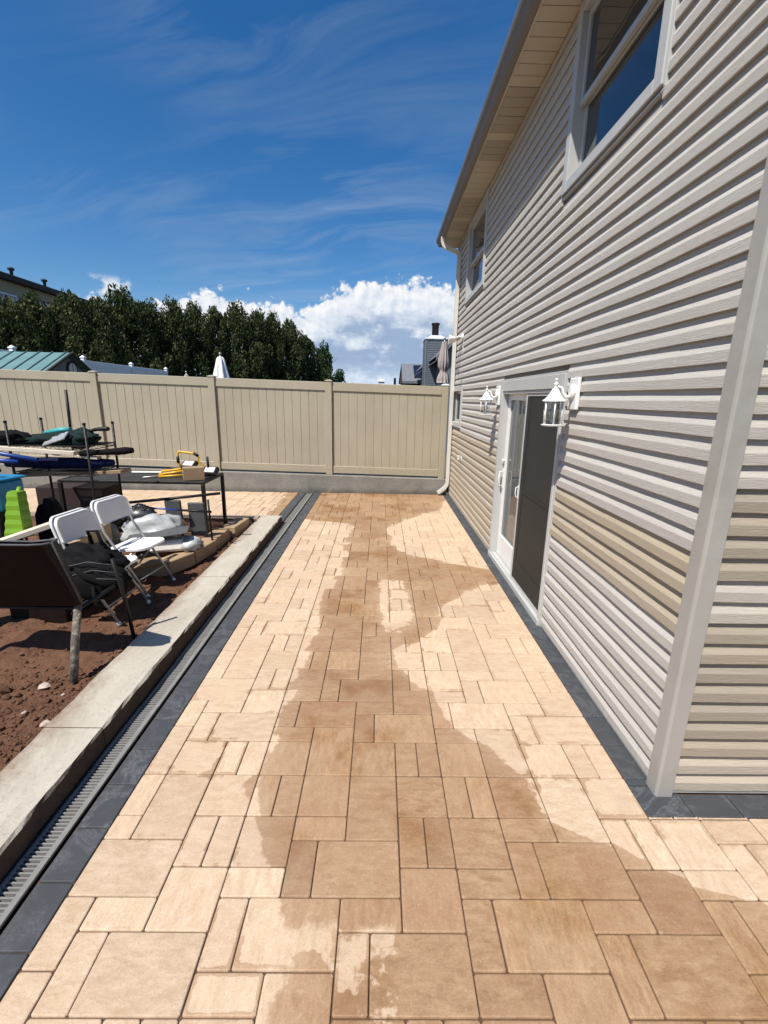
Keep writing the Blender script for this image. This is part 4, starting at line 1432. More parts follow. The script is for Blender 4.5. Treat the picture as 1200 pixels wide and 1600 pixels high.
def folding_chair(loc, rz, label):
    """faces +x before turning; seat 0.45 high"""
    t_ = thing('folding_chair', label, 'chair', loc, 'white folding chairs on the dirt')
    T = Matrix.Translation(Vector(loc)) @ rotz(rz)

    def P(x, y, z):
        return tuple(T @ Vector((x, y, z)))
    W = 0.205
    fr = MB()
    for s in (-1, 1):
        fr.tube([P(-0.215, s * (W - 0.012), 0.86), P(-0.145, s * W, 0.62), P(0.0, s * (W + 0.004), 0.40), P(0.235, s * (W + 0.006), 0.01)], 0.0115, 8)
    fr.build('front_leg', M['grey_metal'], t_)
    fb = MB()
    for s in (-1, 1):
        fb.tube([P(0.10, s * (W - 0.03), 0.435), P(-0.26, s * (W - 0.026), 0.01)], 0.0105, 8)
    fb.build('rear_leg', M['grey_metal'], t_)
    MB().tube([P(0.14, -W, 0.155), P(0.14, W, 0.155)], 0.0085, 8).build('stretcher', M['grey_metal'], t_)
    MB().tube([P(-0.165, -W + 0.03, 0.12), P(-0.165, W - 0.03, 0.12)], 0.0085, 8).build('stretcher', M['grey_metal'], t_)
    ft = MB()
    for s in (-1, 1):
        ft.tube([P(0.225, s * (W + 0.006), 0.025), P(0.243, s * (W + 0.006), -0.002)], 0.0155, 8).tube([P(-0.252, s * (W - 0.026), 0.02), P(-0.268, s * (W - 0.026), -0.002)], 0.0145, 8)
    ft.build('foot_cap', M['white_plastic'], t_)

    def shell(name, outline, thick, fn, inner=0.02):
        """plate with rounded outline: outline in (u,v); fn maps (u,v,h) to a point"""
        m = MB()
        cu_, cv = sum(p[0] for p in outline) / len(outline), sum(p[1] for p in outline) / len(outline)
        sc = lambda p, k: (cu_ + (p[0] - cu_) * k, cv + (p[1] - cv) * k)
        rings = [[fn(*p, -thick / 2) for p in outline], [fn(*p, thick * 0.3) for p in outline], [fn(*sc(p, 0.975), thick / 2) for p in outline], [fn(*sc(p, 0.90), thick / 2 - 0.003) for p in outline]]
        for r0, r1 in zip(rings[:-1], rings[1:]):
            for j in range(len(outline)):
                k2 = (j + 1) % len(outline)
                m.face([r0[j], r0[k2], r1[k2], r1[j]])
        m.face(rings[-1])
        m.face(rings[0][::-1])
        return m.build(name, M['white_plastic'], t_)

    def rounded(u0, u1, v0, v1, ra, rb):
        o_ = []
        for (cx_, cy_, a0, r) in ((u1 - rb, v1 - rb, 0, rb), (u0 + rb, v1 - rb, 90, rb), (u0 + ra, v0 + ra, 180, ra), (u1 - ra, v0 + ra, 270, ra)):
            for k in range(6):
                a = math.radians(a0 + 18 * k)
                o_.append((cx_ + r * math.cos(a), cy_ + r * math.sin(a)))
        return o_

    def seat_fn(u, v, h):        # u across, v forward
        return P(v, u, 0.452 + 0.035 * (v - 0.0) / 0.4 - 0.012 * (1 - (u / 0.2) ** 2) + h)
    o_ = [(a, b) for a, b in rounded(-0.195, 0.195, -0.18, 0.235, 0.03, 0.10)]
    shell('seat', o_, 0.026, seat_fn)

    def back_fn(u, v, h):        # v up along the leg
        k = v
        return P(-0.215 - (k - 0.86) * 0.29 + 0.016 + h + 0.022 * (u / 0.2) ** 2 - 0.02, u, k)
    bo = rounded(-0.218, 0.218, 0.70, 0.905, 0.018, 0.075)
    shell('backrest', bo, 0.024, back_fn)

    def back_fn2(u, v, h):
        x, y_, z = 0, 0, 0
        return P(-0.215 - (v - 0.86) * 0.29 - 0.022 + h + 0.022 * (u / 0.2) ** 2 - 0.02, u, v)
    shell('rear_shell', rounded(-0.222, 0.222, 0.695, 0.912, 0.018, 0.075), 0.020, back_fn2)
    return t_


folding_chair((-2.41, 4.27, 0.055), math.radians(-8), 'empty white folding chair nearer the table and the white sack')
folding_chair((-2.39, 3.71, 0.055), math.radians(-5), 'white folding chair with a black bag slung over its seat')

# black bag over the chair
bag = thing('black_bag', 'slumped black backpack draped over the folding chair seat', 'bag', (-2.3, 3.55, 0.5))
bm = MB()
Rb = Matrix.Rotation(math.radians(12), 3, 'Y')
bm.blob((-2.39, 3.58, 0.60), (0.26, 0.17, 0.115), 3, 0.35, 2.0, 30, Rb)
bm.blob((-2.27, 3.47, 0.53), (0.22, 0.10, 0.11), 5, 0.4, 2.4, 28, Matrix.Rotation(math.radians(25), 3, 'Y'))
bm.build('bag_body', M['black_fabric'], bag)
MB().blob((-2.36, 3.42, 0.44), (0.19, 0.045, 0.13), 8, 0.4, 2.2, 22).build('flap', M['black_fabric'], bag)
for pts in ([(-2.08, 3.42, 0.55), (-2.05, 3.41, 0.44), (-2.06, 3.42, 0.36)], [(-2.42, 3.66, 0.70), (-2.45, 3.66, 0.82), (-2.36, 3.64, 0.83), (-2.30, 3.60, 0.72)], [(-2.28, 3.37, 0.45), (-2.27, 3.36, 0.30), (-2.20, 3.38, 0.24)]):
    MB().tube(pts, 0.014, 6).build('strap', M['black_fabric'], bag)
zz = MB()
for k in range(3):
    zz.tube([(-2.50 + 0.05 * k, 3.40 - 0.005 * k, 0.60 - 0.07 * k), (-2.3 + 0.03 * k, 3.375, 0.655 - 0.07 * k), (-2.08, 3.385, 0.625 - 0.06 * k)], 0.004, 5)
zz.build('piping', M['grey_wood'], bag)

# dark steel tub on splashed legs, cut by the photo's edge
tub = thing('mortar_tub', 'dark brown flared steel tub on legs spattered with mortar', 'tub', (-2.4, 2.9, 0.05))
tp = [(-3.15, 2.60, 1.05), (-2.10, 2.585, 1.06), (-2.03, 2.60, 1.06), (-1.995, 2.64, 1.06), (-2.02, 2.72, 1.055), (-2.28, 2.86, 0.99), (-3.15, 2.90, 0.98)]
bt = [(-2.95, 2.86, 0.52), (-2.09, 2.85, 0.535), (-2.05, 2.86, 0.54), (-2.035, 2.875, 0.54), (-2.04, 2.90, 0.54), (-2.20, 2.98, 0.52), (-2.95, 3.02, 0.52)]
tm = MB()
for j in range(len(tp)):
    tm.face([bt[j], bt[(j + 1) % len(tp)], tp[(j + 1) % len(tp)], tp[j]])
tm.face(bt[::-1])
ins = lambda p, c: (p[0] * 0.985 + c[0] * 0.015, p[1] * 0.985 + c[1] * 0.015, p[2])
ct_ = (-2.6, 3.0, 0)
ti, bi = [ins(p, ct_) for p in tp], [(ins(p, ct_)[0], ins(p, ct_)[1], p[2] + 0.012) for p in bt]
for j in range(len(tp)):
    tm.face([ti[j], ti[(j + 1) % len(tp)], bi[(j + 1) % len(tp)], bi[j]])
tm.face(bi)
tm.build('tray', M['brown_metal'], tub)
MB().tube(tp, 0.007, 8, closed=True).build('rim', M['grey_wood'], tub)
MB().tube([(-1.993, 2.635, 1.06), (-2.033, 2.872, 0.54)], 0.007, 6).build('edge_bead', M['grey_wood'], tub)
MB().tube([(-2.075, 2.90, 0.56), (-2.07, 2.80, 0.30), (-2.062, 2.715, 0.04)], [0.024, 0.027, 0.026], 10).build('leg', M['mortar_steel'], tub)
MB().tube([(-1.99, 3.20, 0.75), (-1.965, 3.25, 0.40), (-1.95, 3.28, 0.05)], 0.014, 8).build('leg', M['black_metal'], tub)
MB().tube([(-2.07, 2.86, 0.50), (-2.02, 3.22, 0.52)], 0.014, 8).tube([(-2.9, 3.0, 0.50), (-2.85, 2.95, 0.05)], 0.02, 8).tube([(-2.9, 2.9, 0.50), (-2.07, 2.88, 0.505)], 0.013, 8).build('brace', M['black_metal'], tub)

# row of tan blocks along the curb
bl = [((-2.03, 6.18), 0.50, 84, 0.17), ((-2.13, 5.68), 0.46, 88, 0.16), ((-2.17, 5.20), 0.46, 80, 0.16), ((-2.27, 4.80), 0.36, 66, 0.155), ((-2.50, 4.60), 0.42, 24, 0.15), ((-2.62, 5.0), 0.5, 60, 0.11)]
labs = ['tan block at the table end of the row beside the curb', 'second tan block from the table end of the curb row', 'middle tan block of the row beside the curb', 'angled tan block behind the front leg of the empty chair',
        'tan block lying across the near end of the row, under the empty chair', 'low tan block behind the others under the white sack']
for (cx_, cy_), ln, ang, hh in bl:
    T = Matrix.Translation(Vector((cx_, cy_, 0.04))) @ rotz(math.radians(ang)) @ Matrix.Rotation(math.radians(R.uniform(-3, 3)), 4, 'X')
    q = MB().box((-ln / 2, -0.10, 0), (ln / 2, 0.10, hh), T, 0.008)
    tag(q.build('tan_block', M['tan_block']), labs.pop(0), 'block', 'tan blocks beside the curb')

# white sack and crumpled wrap by the chair
ws = MB()
T = Matrix.Translation(Vector((-2.42, 4.98, 0.20))) @ rotz(math.radians(20)) @ Matrix.Rotation(math.radians(-8), 4, 'X')
ws.box((-0.20, -0.13, 0), (0.18, 0.15, 0.13), T, 0.03)
tag(ws.build('white_sack', M['white_paper']), 'white paper sack lying on the tan blocks beside the empty chair', 'sack')
wp = MB().blob((-2.20, 5.02, 0.27), (0.13, 0.12, 0.085), 14, 0.45, 2.6, 22)
tag(wp.build('plastic_wrap', M['plastic_wrap']), 'crumpled clear plastic wrap beside the white sack', 'wrap')
cd = MB()
for k in range(4):
    T = Matrix.Translation(Vector((-2.55, 4.55 - 0.03 * k, 0.17 + 0.014 * k))) @ rotz(math.radians(28 + 5 * k))
    cd.box((-0.26, -0.11, 0), (0.24, 0.12, 0.010), T)
tag(cd.build('cardboard_scraps', M['cardboard']), 'flattened cardboard scraps heaped behind the empty chair legs', 'cardboard')

# clear bag of black gravel
cb = thing('gravel_bag', 'opened grey plastic bag spilling shiny black gravel', 'bag', (-2.75, 5.3, 0.2))
MB().blob((-2.72, 5.25, 0.36), (0.36, 0.24, 0.20), 21, 0.28, 1.8, 32, Matrix.Rotation(math.radians(-8), 3, 'Y')).build('bag_body', M['plastic_wrap'], cb)
gv = MB()
for k in range(420):
    a, rad = rr.uniform(0, 6.28), abs(rr.gauss(0, 0.5))
    x, y = -2.84 + 0.17 * rad * math.cos(a), 5.23 + 0.12 * rad * math.sin(a)
    rock(gv, (x, y, 0.66 - 0.10 * rad ** 2 + rr.uniform(-.02, .02)), rr.uniform(.010, .020), k, rr)
o = gv.build('gravel', M['black_gravel'], cb)
o['kind'] = 'stuff'
gh = MB().blob((-2.84, 5.23, 0.55), (0.17, 0.14, 0.11), 5, 0.2, 2, 16)
gh.build('gravel_heap', M['black_gravel'], cb)
T = Matrix.Translation(Vector((-2.50, 4.98, 0.40))) @ rotz(math.radians(18)) @ Matrix.Rotation(math.radians(-6), 4, 'Y')
tag(MB().box((-0.35, -0.18, 0), (0.30, 0.12, 0.012), T, 0.003).build('grey_board', M['grey_wood']), 'thin dark board lying against the gravel bag', 'board')

# two grey slabs and poles leaning under the table
for x, y, lab in ((-2.61, 5.62, 'dark grey slab under the table, next to the gravel bag'), (-2.27, 5.50, 'dark grey slab with bolt holes under the table corner')):
    T = Matrix.Translation(Vector((x, y, 0.22))) @ Matrix.Rotation(math.radians(6), 4, 'X')
    s = MB().box((-0.10, -0.02, 0), (0.10, 0.02, 0.44), T, 0.008)
    so = s.build('grey_slab', M['grey_wood'])
    for q in (0.08, 0.33):
        s.lathe([(0.014, 0), (0.012, -0.01)], tuple(T @ Vector((0, -0.021, q))), 8, axis='Y')
    tag(so, lab, 'slab', 'grey slabs standing under the table')
tag(MB().tube([(-3.35, 5.55, 0.60), (-2.6, 5.58, 0.68), (-2.02, 5.62, 0.745)], 0.018, 8).build('black_pole', M['black_metal']), 'long black pole lying across under the table', 'pole')
bp = thing('blue_pole', 'blue pole with black grip in front of the grey slabs', 'pole', (-2.3, 5.3, 0.6))
MB().tube([(-2.85, 5.28, 0.63), (-2.42, 5.30, 0.60)], 0.011, 8).build('shaft', M['blue_tube'], bp)
MB().tube([(-2.42, 5.30, 0.60), (-2.03, 5.31, 0.58)], 0.015, 8).build('grip', M['black_metal'], bp)
MB().tube([(-2.08, 5.36, 0.72), (-2.07, 5.38, 0.15)], 0.013, 8).build('prop', M['black_metal'], bp)

# patio table with a wire top
tb = thing('wire_table', 'black metal table with wire top standing at the curb corner', 'table', (-3.2, 6.1, 0.05))
TZ = 0.86
tx0, tx1, ty0, ty1 = -4.15, -2.27, 5.76, 6.52
f = MB()
for a, b in (((tx0, ty0), (tx1, ty0 + 0.035)), ((tx0, ty1 - 0.035), (tx1, ty1)), ((tx0, ty0 + 0.035), (tx0 + 0.035, ty1 - 0.035)), ((tx1 - 0.035, ty0 + 0.035), (tx1, ty1 - 0.035))):
    f.box((a[0], a[1], TZ - 0.035), (b[0], b[1], TZ), ch=0.004)
f.build('top_frame', M['black_metal'], tb)
wr = MB()
nwx = 62
for k in range(nwx):
    x = tx0 + 0.035 + (tx1 - tx0 - 0.07) * (k + 0.5) / nwx
    wr.box((x - 0.0065, ty0 + 0.035, TZ - 0.014), (x + 0.0065, ty1 - 0.035, TZ - 0.006))
for k in range(12):
    y = ty0 + 0.035 + (ty1 - ty0 - 0.07) * (k + 0.5) / 12
    wr.box((tx0 + 0.035, y - 0.006, TZ - 0.0225), (tx1 - 0.035, y + 0.006, TZ - 0.0145))
wr.build('wire_top', plain('dull_wire', (0.12, 0.115, 0.105), 0.5, 0.3, 14, metal=0.4), tb)
for x, y in ((tx0 + 0.02, ty0 + 0.02), (tx1 - 0.02, ty0 + 0.02), (tx0 + 0.02, ty1 - 0.02), (tx1 - 0.02, ty1 - 0.02)):
    MB().box((x - 0.022, y - 0.022, 0.03), (x + 0.022, y + 0.022, TZ - 0.036), ch=0.003).build('leg', M['black_metal'], tb)
# work light, box and slats on the table
wl = thing('work_light', 'yellow tubular work light with two black lamp heads on the table', 'work light', (-2.6, 6.15, TZ))
y = 6.2
MB().tube([(-2.72, y, TZ + 0.06), (-2.765, y, TZ + 0.17), (-2.77, y, TZ + 0.30), (-2.745, y, TZ + 0.335), (-2.68, y, TZ + 0.325), (-2.58, y, TZ + 0.315), (-2.52, y, TZ + 0.30), (-2.49, y, TZ + 0.26), (-2.50, y, TZ + 0.21), (-2.43, y, TZ + 0.13), (-2.42, y, TZ + 0.05)], 0.016, 8).build('handle', M['yellow_paint'], wl)
MB().tube([(-2.60, y - 0.06, TZ + 0.09), (-2.98, y - 0.15, TZ + 0.035)], 0.017, 8).tube([(-2.60, y - 0.02, TZ + 0.115), (-2.97, y - 0.09, TZ + 0.07)], 0.017, 8).tube([(-2.62, y - 0.10, TZ + 0.03), (-2.96, y - 0.20, TZ + 0.018)], 0.015, 8).build('stand_leg', M['yellow_paint'], wl)
for (hx, hy, hz, tl) in ((-2.60, y - 0.05, TZ + 0.16, 34), (-2.33, y - 0.02, TZ + 0.075, 40)):
    T = Matrix.Translation(Vector((hx, hy, hz))) @ rotz(math.radians(-10)) @ Matrix.Rotation(math.radians(tl), 4, 'X')
    hd = MB().box((-0.105, -0.075, -0.04), (0.105, 0.075, 0.03), T, 0.018).build('lamp_head', M['black_metal'], wl)
    MB().box((-0.07, -0.045, 0.0305), (0.07, 0.045, 0.034), T, 0.001).build('lens', M['clock_face'], hd)  # pale lens colour stands in for sky reflected in the glass
MB().tube([(-2.36, y, TZ + 0.06), (-2.37, y, TZ + 0.27)], 0.018, 8).tube([(-2.77, y, TZ + 0.18), (-2.77, y, TZ + 0.27)], 0.021, 8).tube([(-2.55, y, TZ + 0.315), (-2.49, y, TZ + 0.275)], 0.021, 8).build('grip', M['black_metal'], wl)
T = Matrix.Translation(Vector((-2.46, 5.93, TZ + 0.002))) @ rotz(math.radians(24))
bx = MB().box((-0.13, -0.085, 0), (0.13, 0.085, 0.165), T, 0.004)
bx_o = bx.build('cardboard_box', M['cardboard'])
MB().box((-0.132, -0.06, 0.04), (-0.1305, 0.02, 0.12), T).build('shipping_mark', M['white_paper'], bx_o)
MB().box((-0.128, -0.018, 0.1655), (0.128, 0.018, 0.1665), T).build('tape_strip', M['tan_block'], bx_o)
tag(bx_o, 'small brown cardboard box on the table corner by the work light', 'box')
tag(MB().tube([(-3.5, 6.35, TZ + 0.015), (-2.75, 6.37, TZ + 0.015)], 0.014, 6).build('white_rod', M['white_metal']), 'thin white rod lying along the back of the table', 'rod')
tag(MB().tube([(-3.15, 5.95, TZ + 0.012), (-2.95, 6.12, TZ + 0.012)], 0.012, 6).build('metal_rod', M['grey_metal']), 'short pale metal rod on the table beside the yellow stand legs', 'rod')

# wire shelving unit
sh = thing('wire_shelving', 'black wire shelving unit loaded with tool bags and pipes', 'shelf', (-3.6, 5.15, 0.05))
sx0, sx1, sy0, sy1 = -3.98, -3.15, 4.90, 5.42
for x, y, z1_ in ((sx0, sy0, 1.63), (sx1, sy0, 1.62), (sx0, sy1, 1.64), (sx1, sy1, 1.61)):
    p = MB().tube([(x, y, 0.05), (x, y, z1_)], 0.0135, 8)
    for q in range(22):
        p.lathe([(0.0145, 0.0), (0.0145, 0.004)], (x, y, 0.2 + q * 0.063), 8)
    p.lathe([(0.018, 0), (0.018, 0.015), (0.012, 0.02)], (x, y, z1_), 8)
    p.build('post', M['black_metal'], sh)
for z in (0.42, 1.10, 1.385):
    s = MB()
    for dz in (0, -0.035):
        s.tube([(sx0, sy0, z + dz), (sx1, sy0, z + dz), (sx1, sy1, z + dz), (sx0, sy1, z + dz)], 0.0045, 6, closed=True)
    for k in range(26):
        x = sx0 + (sx1 - sx0) * (k + 0.5) / 26
        s.tube([(x, sy0, z + 0.004), (x, sy1, z + 0.004)], 0.003, 4)
    nz_ = 18
    for yy in (sy0, sy1):
        s.tube([(sx0 + (sx1 - sx0) * k / nz_, yy, z - 0.035 * (k % 2)) for k in range(nz_ + 1)], 0.003, 4)
    for xx in (sx0, sx1):
        s.tube([(xx, sy0 + (sy1 - sy0) * k / 10, z - 0.035 * (k % 2)) for k in range(11)], 0.003, 4)
    for k in range(3):
        s.tube([(sx0, sy0 + (sy1 - sy0) * (k + 1) / 4, z - 0.004), (sx1, sy0 + (sy1 - sy0) * (k + 1) / 4, z - 0.004)], 0.004, 5)
    s.build('shelf', M['black_metal'], sh)
tag(MB().tube([(-3.78, 5.60, 1.20), (-3.745, 5.58, 1.98)], 0.016, 8).build('black_rod', M['black_metal']), 'upright black rod standing behind the shelving against the fence', 'rod')

g1 = thing('tool_bag', 'dark green canvas tool bag slumped on the top wire shelf', 'bag', (-3.55, 5.15, 1.39))
MB().blob((-3.62, 5.12, 1.435), (0.30, 0.17, 0.075), 31, 0.4, 2.6, 28).blob((-3.38, 5.16, 1.45), (0.20, 0.15, 0.10), 33, 0.45, 2.8, 26).build('bag_body', M['green_canvas'], g1)
MB().tube([(-3.30, 5.15, 1.52), (-3.18, 5.14, 1.555), (-3.05, 5.12, 1.565), (-3.02, 5.12, 1.565)], [0.012, 0.02, 0.026, 0.020], 8).build('handle', M['black_metal'], g1)
T = Matrix.Translation(Vector((-3.53, 4.99, 1.45))) @ Matrix.Rotation(math.radians(-18), 4, 'Y') @ Matrix.Rotation(math.radians(30), 4, 'X')
tag(MB().box((-0.13, -0.07, 0), (0.13, 0.07, 0.02), T, 0.005).build('grey_case', M['grey_metal']), 'flat grey case leaning on the green tool bag', 'case')
tag(MB().tube([(-3.80, 5.2, 1.50), (-3.62, 5.2, 1.535), (-3.50, 5.2, 1.54)], [0.02, 0.03, 0.03], 8).build('teal_tool', M['teal_plastic']), 'teal handled tool on the top shelf behind the green bag', 'tool')
tag(MB().blob((-4.08, 5.05, 1.45), (0.20, 0.16, 0.09), 36, 0.35, 2, 20).build('black_sack', M['black_fabric']), 'black sack at the photo edge of the top wire shelf', 'sack')
for k, (za, zb, xa, xb, yy, lab) in enumerate(((1.40 - 0.05, 1.345 - 0.05, -4.3, -3.28, 4.86, 'long pale board sticking out under the top shelf'), (1.275, 1.235, -3.6, -3.12, 4.99, 'short pale board end lying behind the long one'))):
    a, b = Vector((xa, yy, za)), Vector((xb, yy, zb))
    ang = math.atan2(b.z - a.z, b.x - a.x)
    T = Matrix.Translation(a) @ Matrix.Rotation(-ang, 4, 'Y')
    tag(MB().box((0, 0, 0), ((b - a).length, 0.09, 0.042 if k == 0 else 0.03), T, 0.003).build('pale_board', M['pale_wood']), lab, 'board', 'boards on the shelving')
for k, (pts, lab) in enumerate((([(-4.4, 4.88, 1.345), (-4.09, 4.88, 1.305), (-3.70, 4.90, 1.235)], 'upper bright blue pipe poking out of the shelving'), ([(-4.4, 4.84, 1.255), (-4.09, 4.84, 1.235), (-3.88, 4.86, 1.215)], 'lower short blue pipe poking out of the shelving'))):
    tag(MB().tube(pts, 0.024, 10).build('blue_pipe', M['blue_tube']), lab, 'pipe', 'blue pipes on the shelving')
nb_ = thing('navy_roll', 'long rolled navy canvas with black end on the middle shelf', 'roll', (-3.4, 5.1, 1.11))
MB().tube([(-4.2, 5.1, 1.17), (-3.7, 5.08, 1.18), (-3.2, 5.06, 1.185), (-2.98, 5.05, 1.20)], [0.05, 0.066, 0.06, 0.035], 12).build('roll', M['navy_fabric'], nb_)
MB().tube([(-3.3, 5.0, 1.30), (-2.98, 5.0, 1.325), (-2.80, 5.0, 1.34), (-2.72, 5.0, 1.345)], [0.03, 0.035, 0.042, 0.03], 10).build('end_cap', M['black_fabric'], nb_)
tag(MB().box((-3.15, 5.02, 1.285), (-2.88, 5.1, 1.325), ch=0.004).build('grey_block', M['pale_wood']), 'small pale wood offcut beside the black roll end', 'offcut')
T = Matrix.Translation(Vector((-4.1, 5.0, 1.02))) @ Matrix.Rotation(math.radians(-3), 4, 'Y')
tag(MB().box((0, 0, 0), (1.22, 0.22, 0.035), T, 0.003).build('brown_plank', M['cardboard']), 'brown plank lying under the middle wire shelf', 'board')

# blue bin with lime scoop
bn = thing('blue_bin', 'bright blue plastic bin on the dirt under the shelving', 'bin', (-3.45, 4.05, 0.5))
T = Matrix.Translation(Vector((-3.62, 4.10, 0.90))) @ rotz(math.radians(-8))
b_ = MB().box((-0.30, -0.14, 0.0), (0.27, 0.14, 0.27), T, 0.02)
b_.box((-0.315, -0.155, 0.272), (0.285, 0.155, 0.295), T, 0.008)
b_.build('bin_body', M['blue_plastic'], bn)
MB().box((-0.22, -0.10, -0.86), (0.20, 0.10, -0.002), T, 0.01).build('stand', M['black_metal'], bn)
MB().tube([tuple(T @ Vector(p)) for p in ((-0.08, -0.12, 0.30), (0.06, -0.12, 0.36), (0.20, -0.10, 0.375), (0.20, -0.02, 0.36), (0.02, -0.03, 0.33))], 0.02, 8).build('handle', M['green_canvas'], bn)
ls = thing('lime_scoop', 'lime green ribbed plastic scoop standing below the blue bin', 'scoop', (-3.3, 3.95, 0.7))
sc2 = MB()
nh = 10
pv = None
for k in range(nh + 1):
    s = k / nh
    z = 1.10 - 0.40 * s
    hw = 0.060 + 0.060 * s + 0.006 * (k % 2)
    cx_ = -3.20 - 0.01 * s
    yy = 3.92 - 0.05 * s
    ring = [(cx_ - hw, yy + 0.03, z), (cx_ - hw * 0.7, yy - 0.045 - 0.005 * (k % 2), z), (cx_ + hw * 0.7, yy - 0.045 - 0.005 * (k % 2), z), (cx_ + hw, yy + 0.03, z)]
    if pv:
        for j in range(3):
            sc2.face([pv[j], ring[j], ring[j + 1], pv[j + 1]])
        sc2.face([pv[3], ring[3], ring[0], pv[0]])
    else:
        sc2.face(ring[::-1])
    pv = ring
sc2.face(pv)
sc2.build('blade', M['lime_plastic'], ls)
MB().tube([(-3.20, 3.94, 1.08), (-3.22, 3.99, 1.115)], 0.02, 8).build('shaft', M['lime_plastic'], ls)

# big dark boxes and bags behind
tag(MB().box((-4.6, 5.95, 0.05), (-3.70, 6.4, 0.72), ch=0.01).build('red_box', M['red_cardboard']), 'big dark red carton standing behind the shelving', 'box')
dm_ = MB().blob((-3.05, 4.55, 0.42), (0.28, 0.20, 0.34), 41, 0.3, 2, 26)
tag(dm_.build('grey_bundle', plain('grey_wrap', (0.10, 0.10, 0.10), 0.5, 0.4, 14, bump=0.006, bscale=20)), 'dark grey plastic wrapped bundle between bin and chairs', 'bundle')
tag(MB().blob((-3.25, 4.35, 0.55), (0.12, 0.16, 0.36), 43, 0.25, 2, 20).build('black_case', M['black_fabric']), 'upright black case next to the blue bin', 'case')
ptn = thing('patterned_box', 'tan speckled box standing behind the chair backs', 'box', (-2.85, 4.1, 0.08))
T = Matrix.Translation(Vector((-2.84, 4.12, 0.06))) @ rotz(math.radians(4))


def mat_spots():
    m, t = newmat('spotted_carton')
    p = t.n('ShaderNodeTexCoord').outputs['Object']
    vo = t.voro(p, 9.0).outputs['Distance']
    c = t.mix(t.noise(p, 5, 4), (0.30, 0.215, 0.12), (0.42, 0.31, 0.19))
    c = t.mix(t.remap(vo, 0.26, 0.20), c, (0.20, 0.09, 0.05))
    finish(t, c, 0.85)
    return m


spots = mat_spots()
MB().box((-0.09, -0.42, 0), (0.09, 0.02, 0.58), T, 0.006).build('panel', spots, ptn)
MB().box((-0.09, 0.03, 0), (0.09, 0.40, 0.60), T, 0.006).build('panel', spots, ptn)
MB().box((0.088, -0.03, 0.05), (0.096, 0.03, 0.57), T).box((0.088, -0.26, 0.05), (0.096, -0.21, 0.55), T).build('dark_band', M['brown_metal'], ptn)
a, b = Vector((-3.40, 3.62, 0.62)), Vector((-2.78, 3.98, 0.83))
T = Matrix.Translation(a) @ (b - a).to_track_quat('X', 'Z').to_matrix().to_4x4()
tag(MB().box((0, -0.045, 0), ((b - a).length, 0.045, 0.045), T, 0.004).build('white_plank', M['pale_wood']), 'long cream plank leaning behind the tub and chairs', 'board')
for k in range(3):
    T = Matrix.Translation(Vector((-3.0, 3.55, 0.52 + 0.045 * k))) @ rotz(math.radians(40 + 4 * k)) @ Matrix.Rotation(math.radians(-12), 4, 'Y')
    tag(MB().box((-0.5, -0.09, 0), (0.35, 0.09, 0.035), T, 0.004).build('dark_plank', M['grey_wood']),
        ('bottom dark plank of the pile behind the tub', 'middle dark plank of the pile behind the tub', 'topmost dark plank of the pile behind the tub')[k], 'board', 'dark planks behind the tub')
tag(MB().box((-3.1, 3.5, 0.03), (-2.62, 4.4, 0.50), ch=0.01).build('dark_crate', M['brown_metal']), 'dark brown crate half hidden under the planks behind the tub', 'crate')

# ---------------------------------------------------------------- beyond the fence
# garden shed with a teal metal roof
sd = thing('garden_shed', 'small shed with teal standing seam roof and a clock in its gable', 'shed', (-9.2, 12.1, 0))
ax, ry, rz_ = -8.0, 12.18, 2.90
MB().box((-10.6, 11.15, -0.3), (ax - 0.02, 13.0, 2.32)).build('wall', M['shed_wall'], sd)
gm_ = MB()
gm_.face([(ax - 0.02, 11.10, 2.30), (ax - 0.02, 13.05, 2.30), (ax - 0.02, ry, rz_ - 0.04)])
gm_.build('gable', M['shed_wall'], sd)
ro = MB()
for ye in (10.98, 13.25):
    z_e = 2.30
    n_ = Vector((0, 0, 0.03))
    q = [Vector((-10.8, ye, z_e)), Vector((ax + 0.10, ye, z_e)), Vector((ax + 0.10, ry, rz_)), Vector((-10.8, ry, rz_))]
    if ye > 12:
        q = q[::-1]
    ro.face([p + n_ for p in q])
    ro.face([p for p in q[::-1]])
    ro.face([q[0], q[1], q[1] + n_, q[0] + n_])
ro.build('roof', M['teal_roof'], sd)
for k in range(9):
    x = -10.7 + k * 0.335
    MB().tube([(x, 10.97, 2.335), (x, ry, rz_ + 0.036)], 0.022, 6).build('roof_seam', plain('seam_%d' % 0, (0.06, 0.13, 0.13), 0.5) if k == 0 else bpy.data.materials['seam_0'], sd)
MB().tube([(ax + 0.115, 10.97, 2.31), (ax + 0.115, ry, rz_ + 0.02), (ax + 0.115, 13.26, 2.31)], 0.035, 6).build('barge_board', M['dark_roof'], sd)
clk = MB().lathe([(0.20, 0), (0.20, 0.03)], (ax - 0.018, ry + 0.12, 2.53), 24, axis='X').build('clock', M['dark_roof'], sd)
MB().lathe([(0.155, 0.031), (0.150, 0.034)], (ax - 0.018, ry + 0.12, 2.53), 24, axis='X').build('dial', M['clock_face'], clk)
MB().box((ax + 0.017, ry + 0.113, 2.53), (ax + 0.020, ry + 0.127, 2.66)).box((ax + 0.017, ry + 0.113, 2.45), (ax + 0.020, ry + 0.127, 2.53)).build('hands', M['dark_roof'], clk)
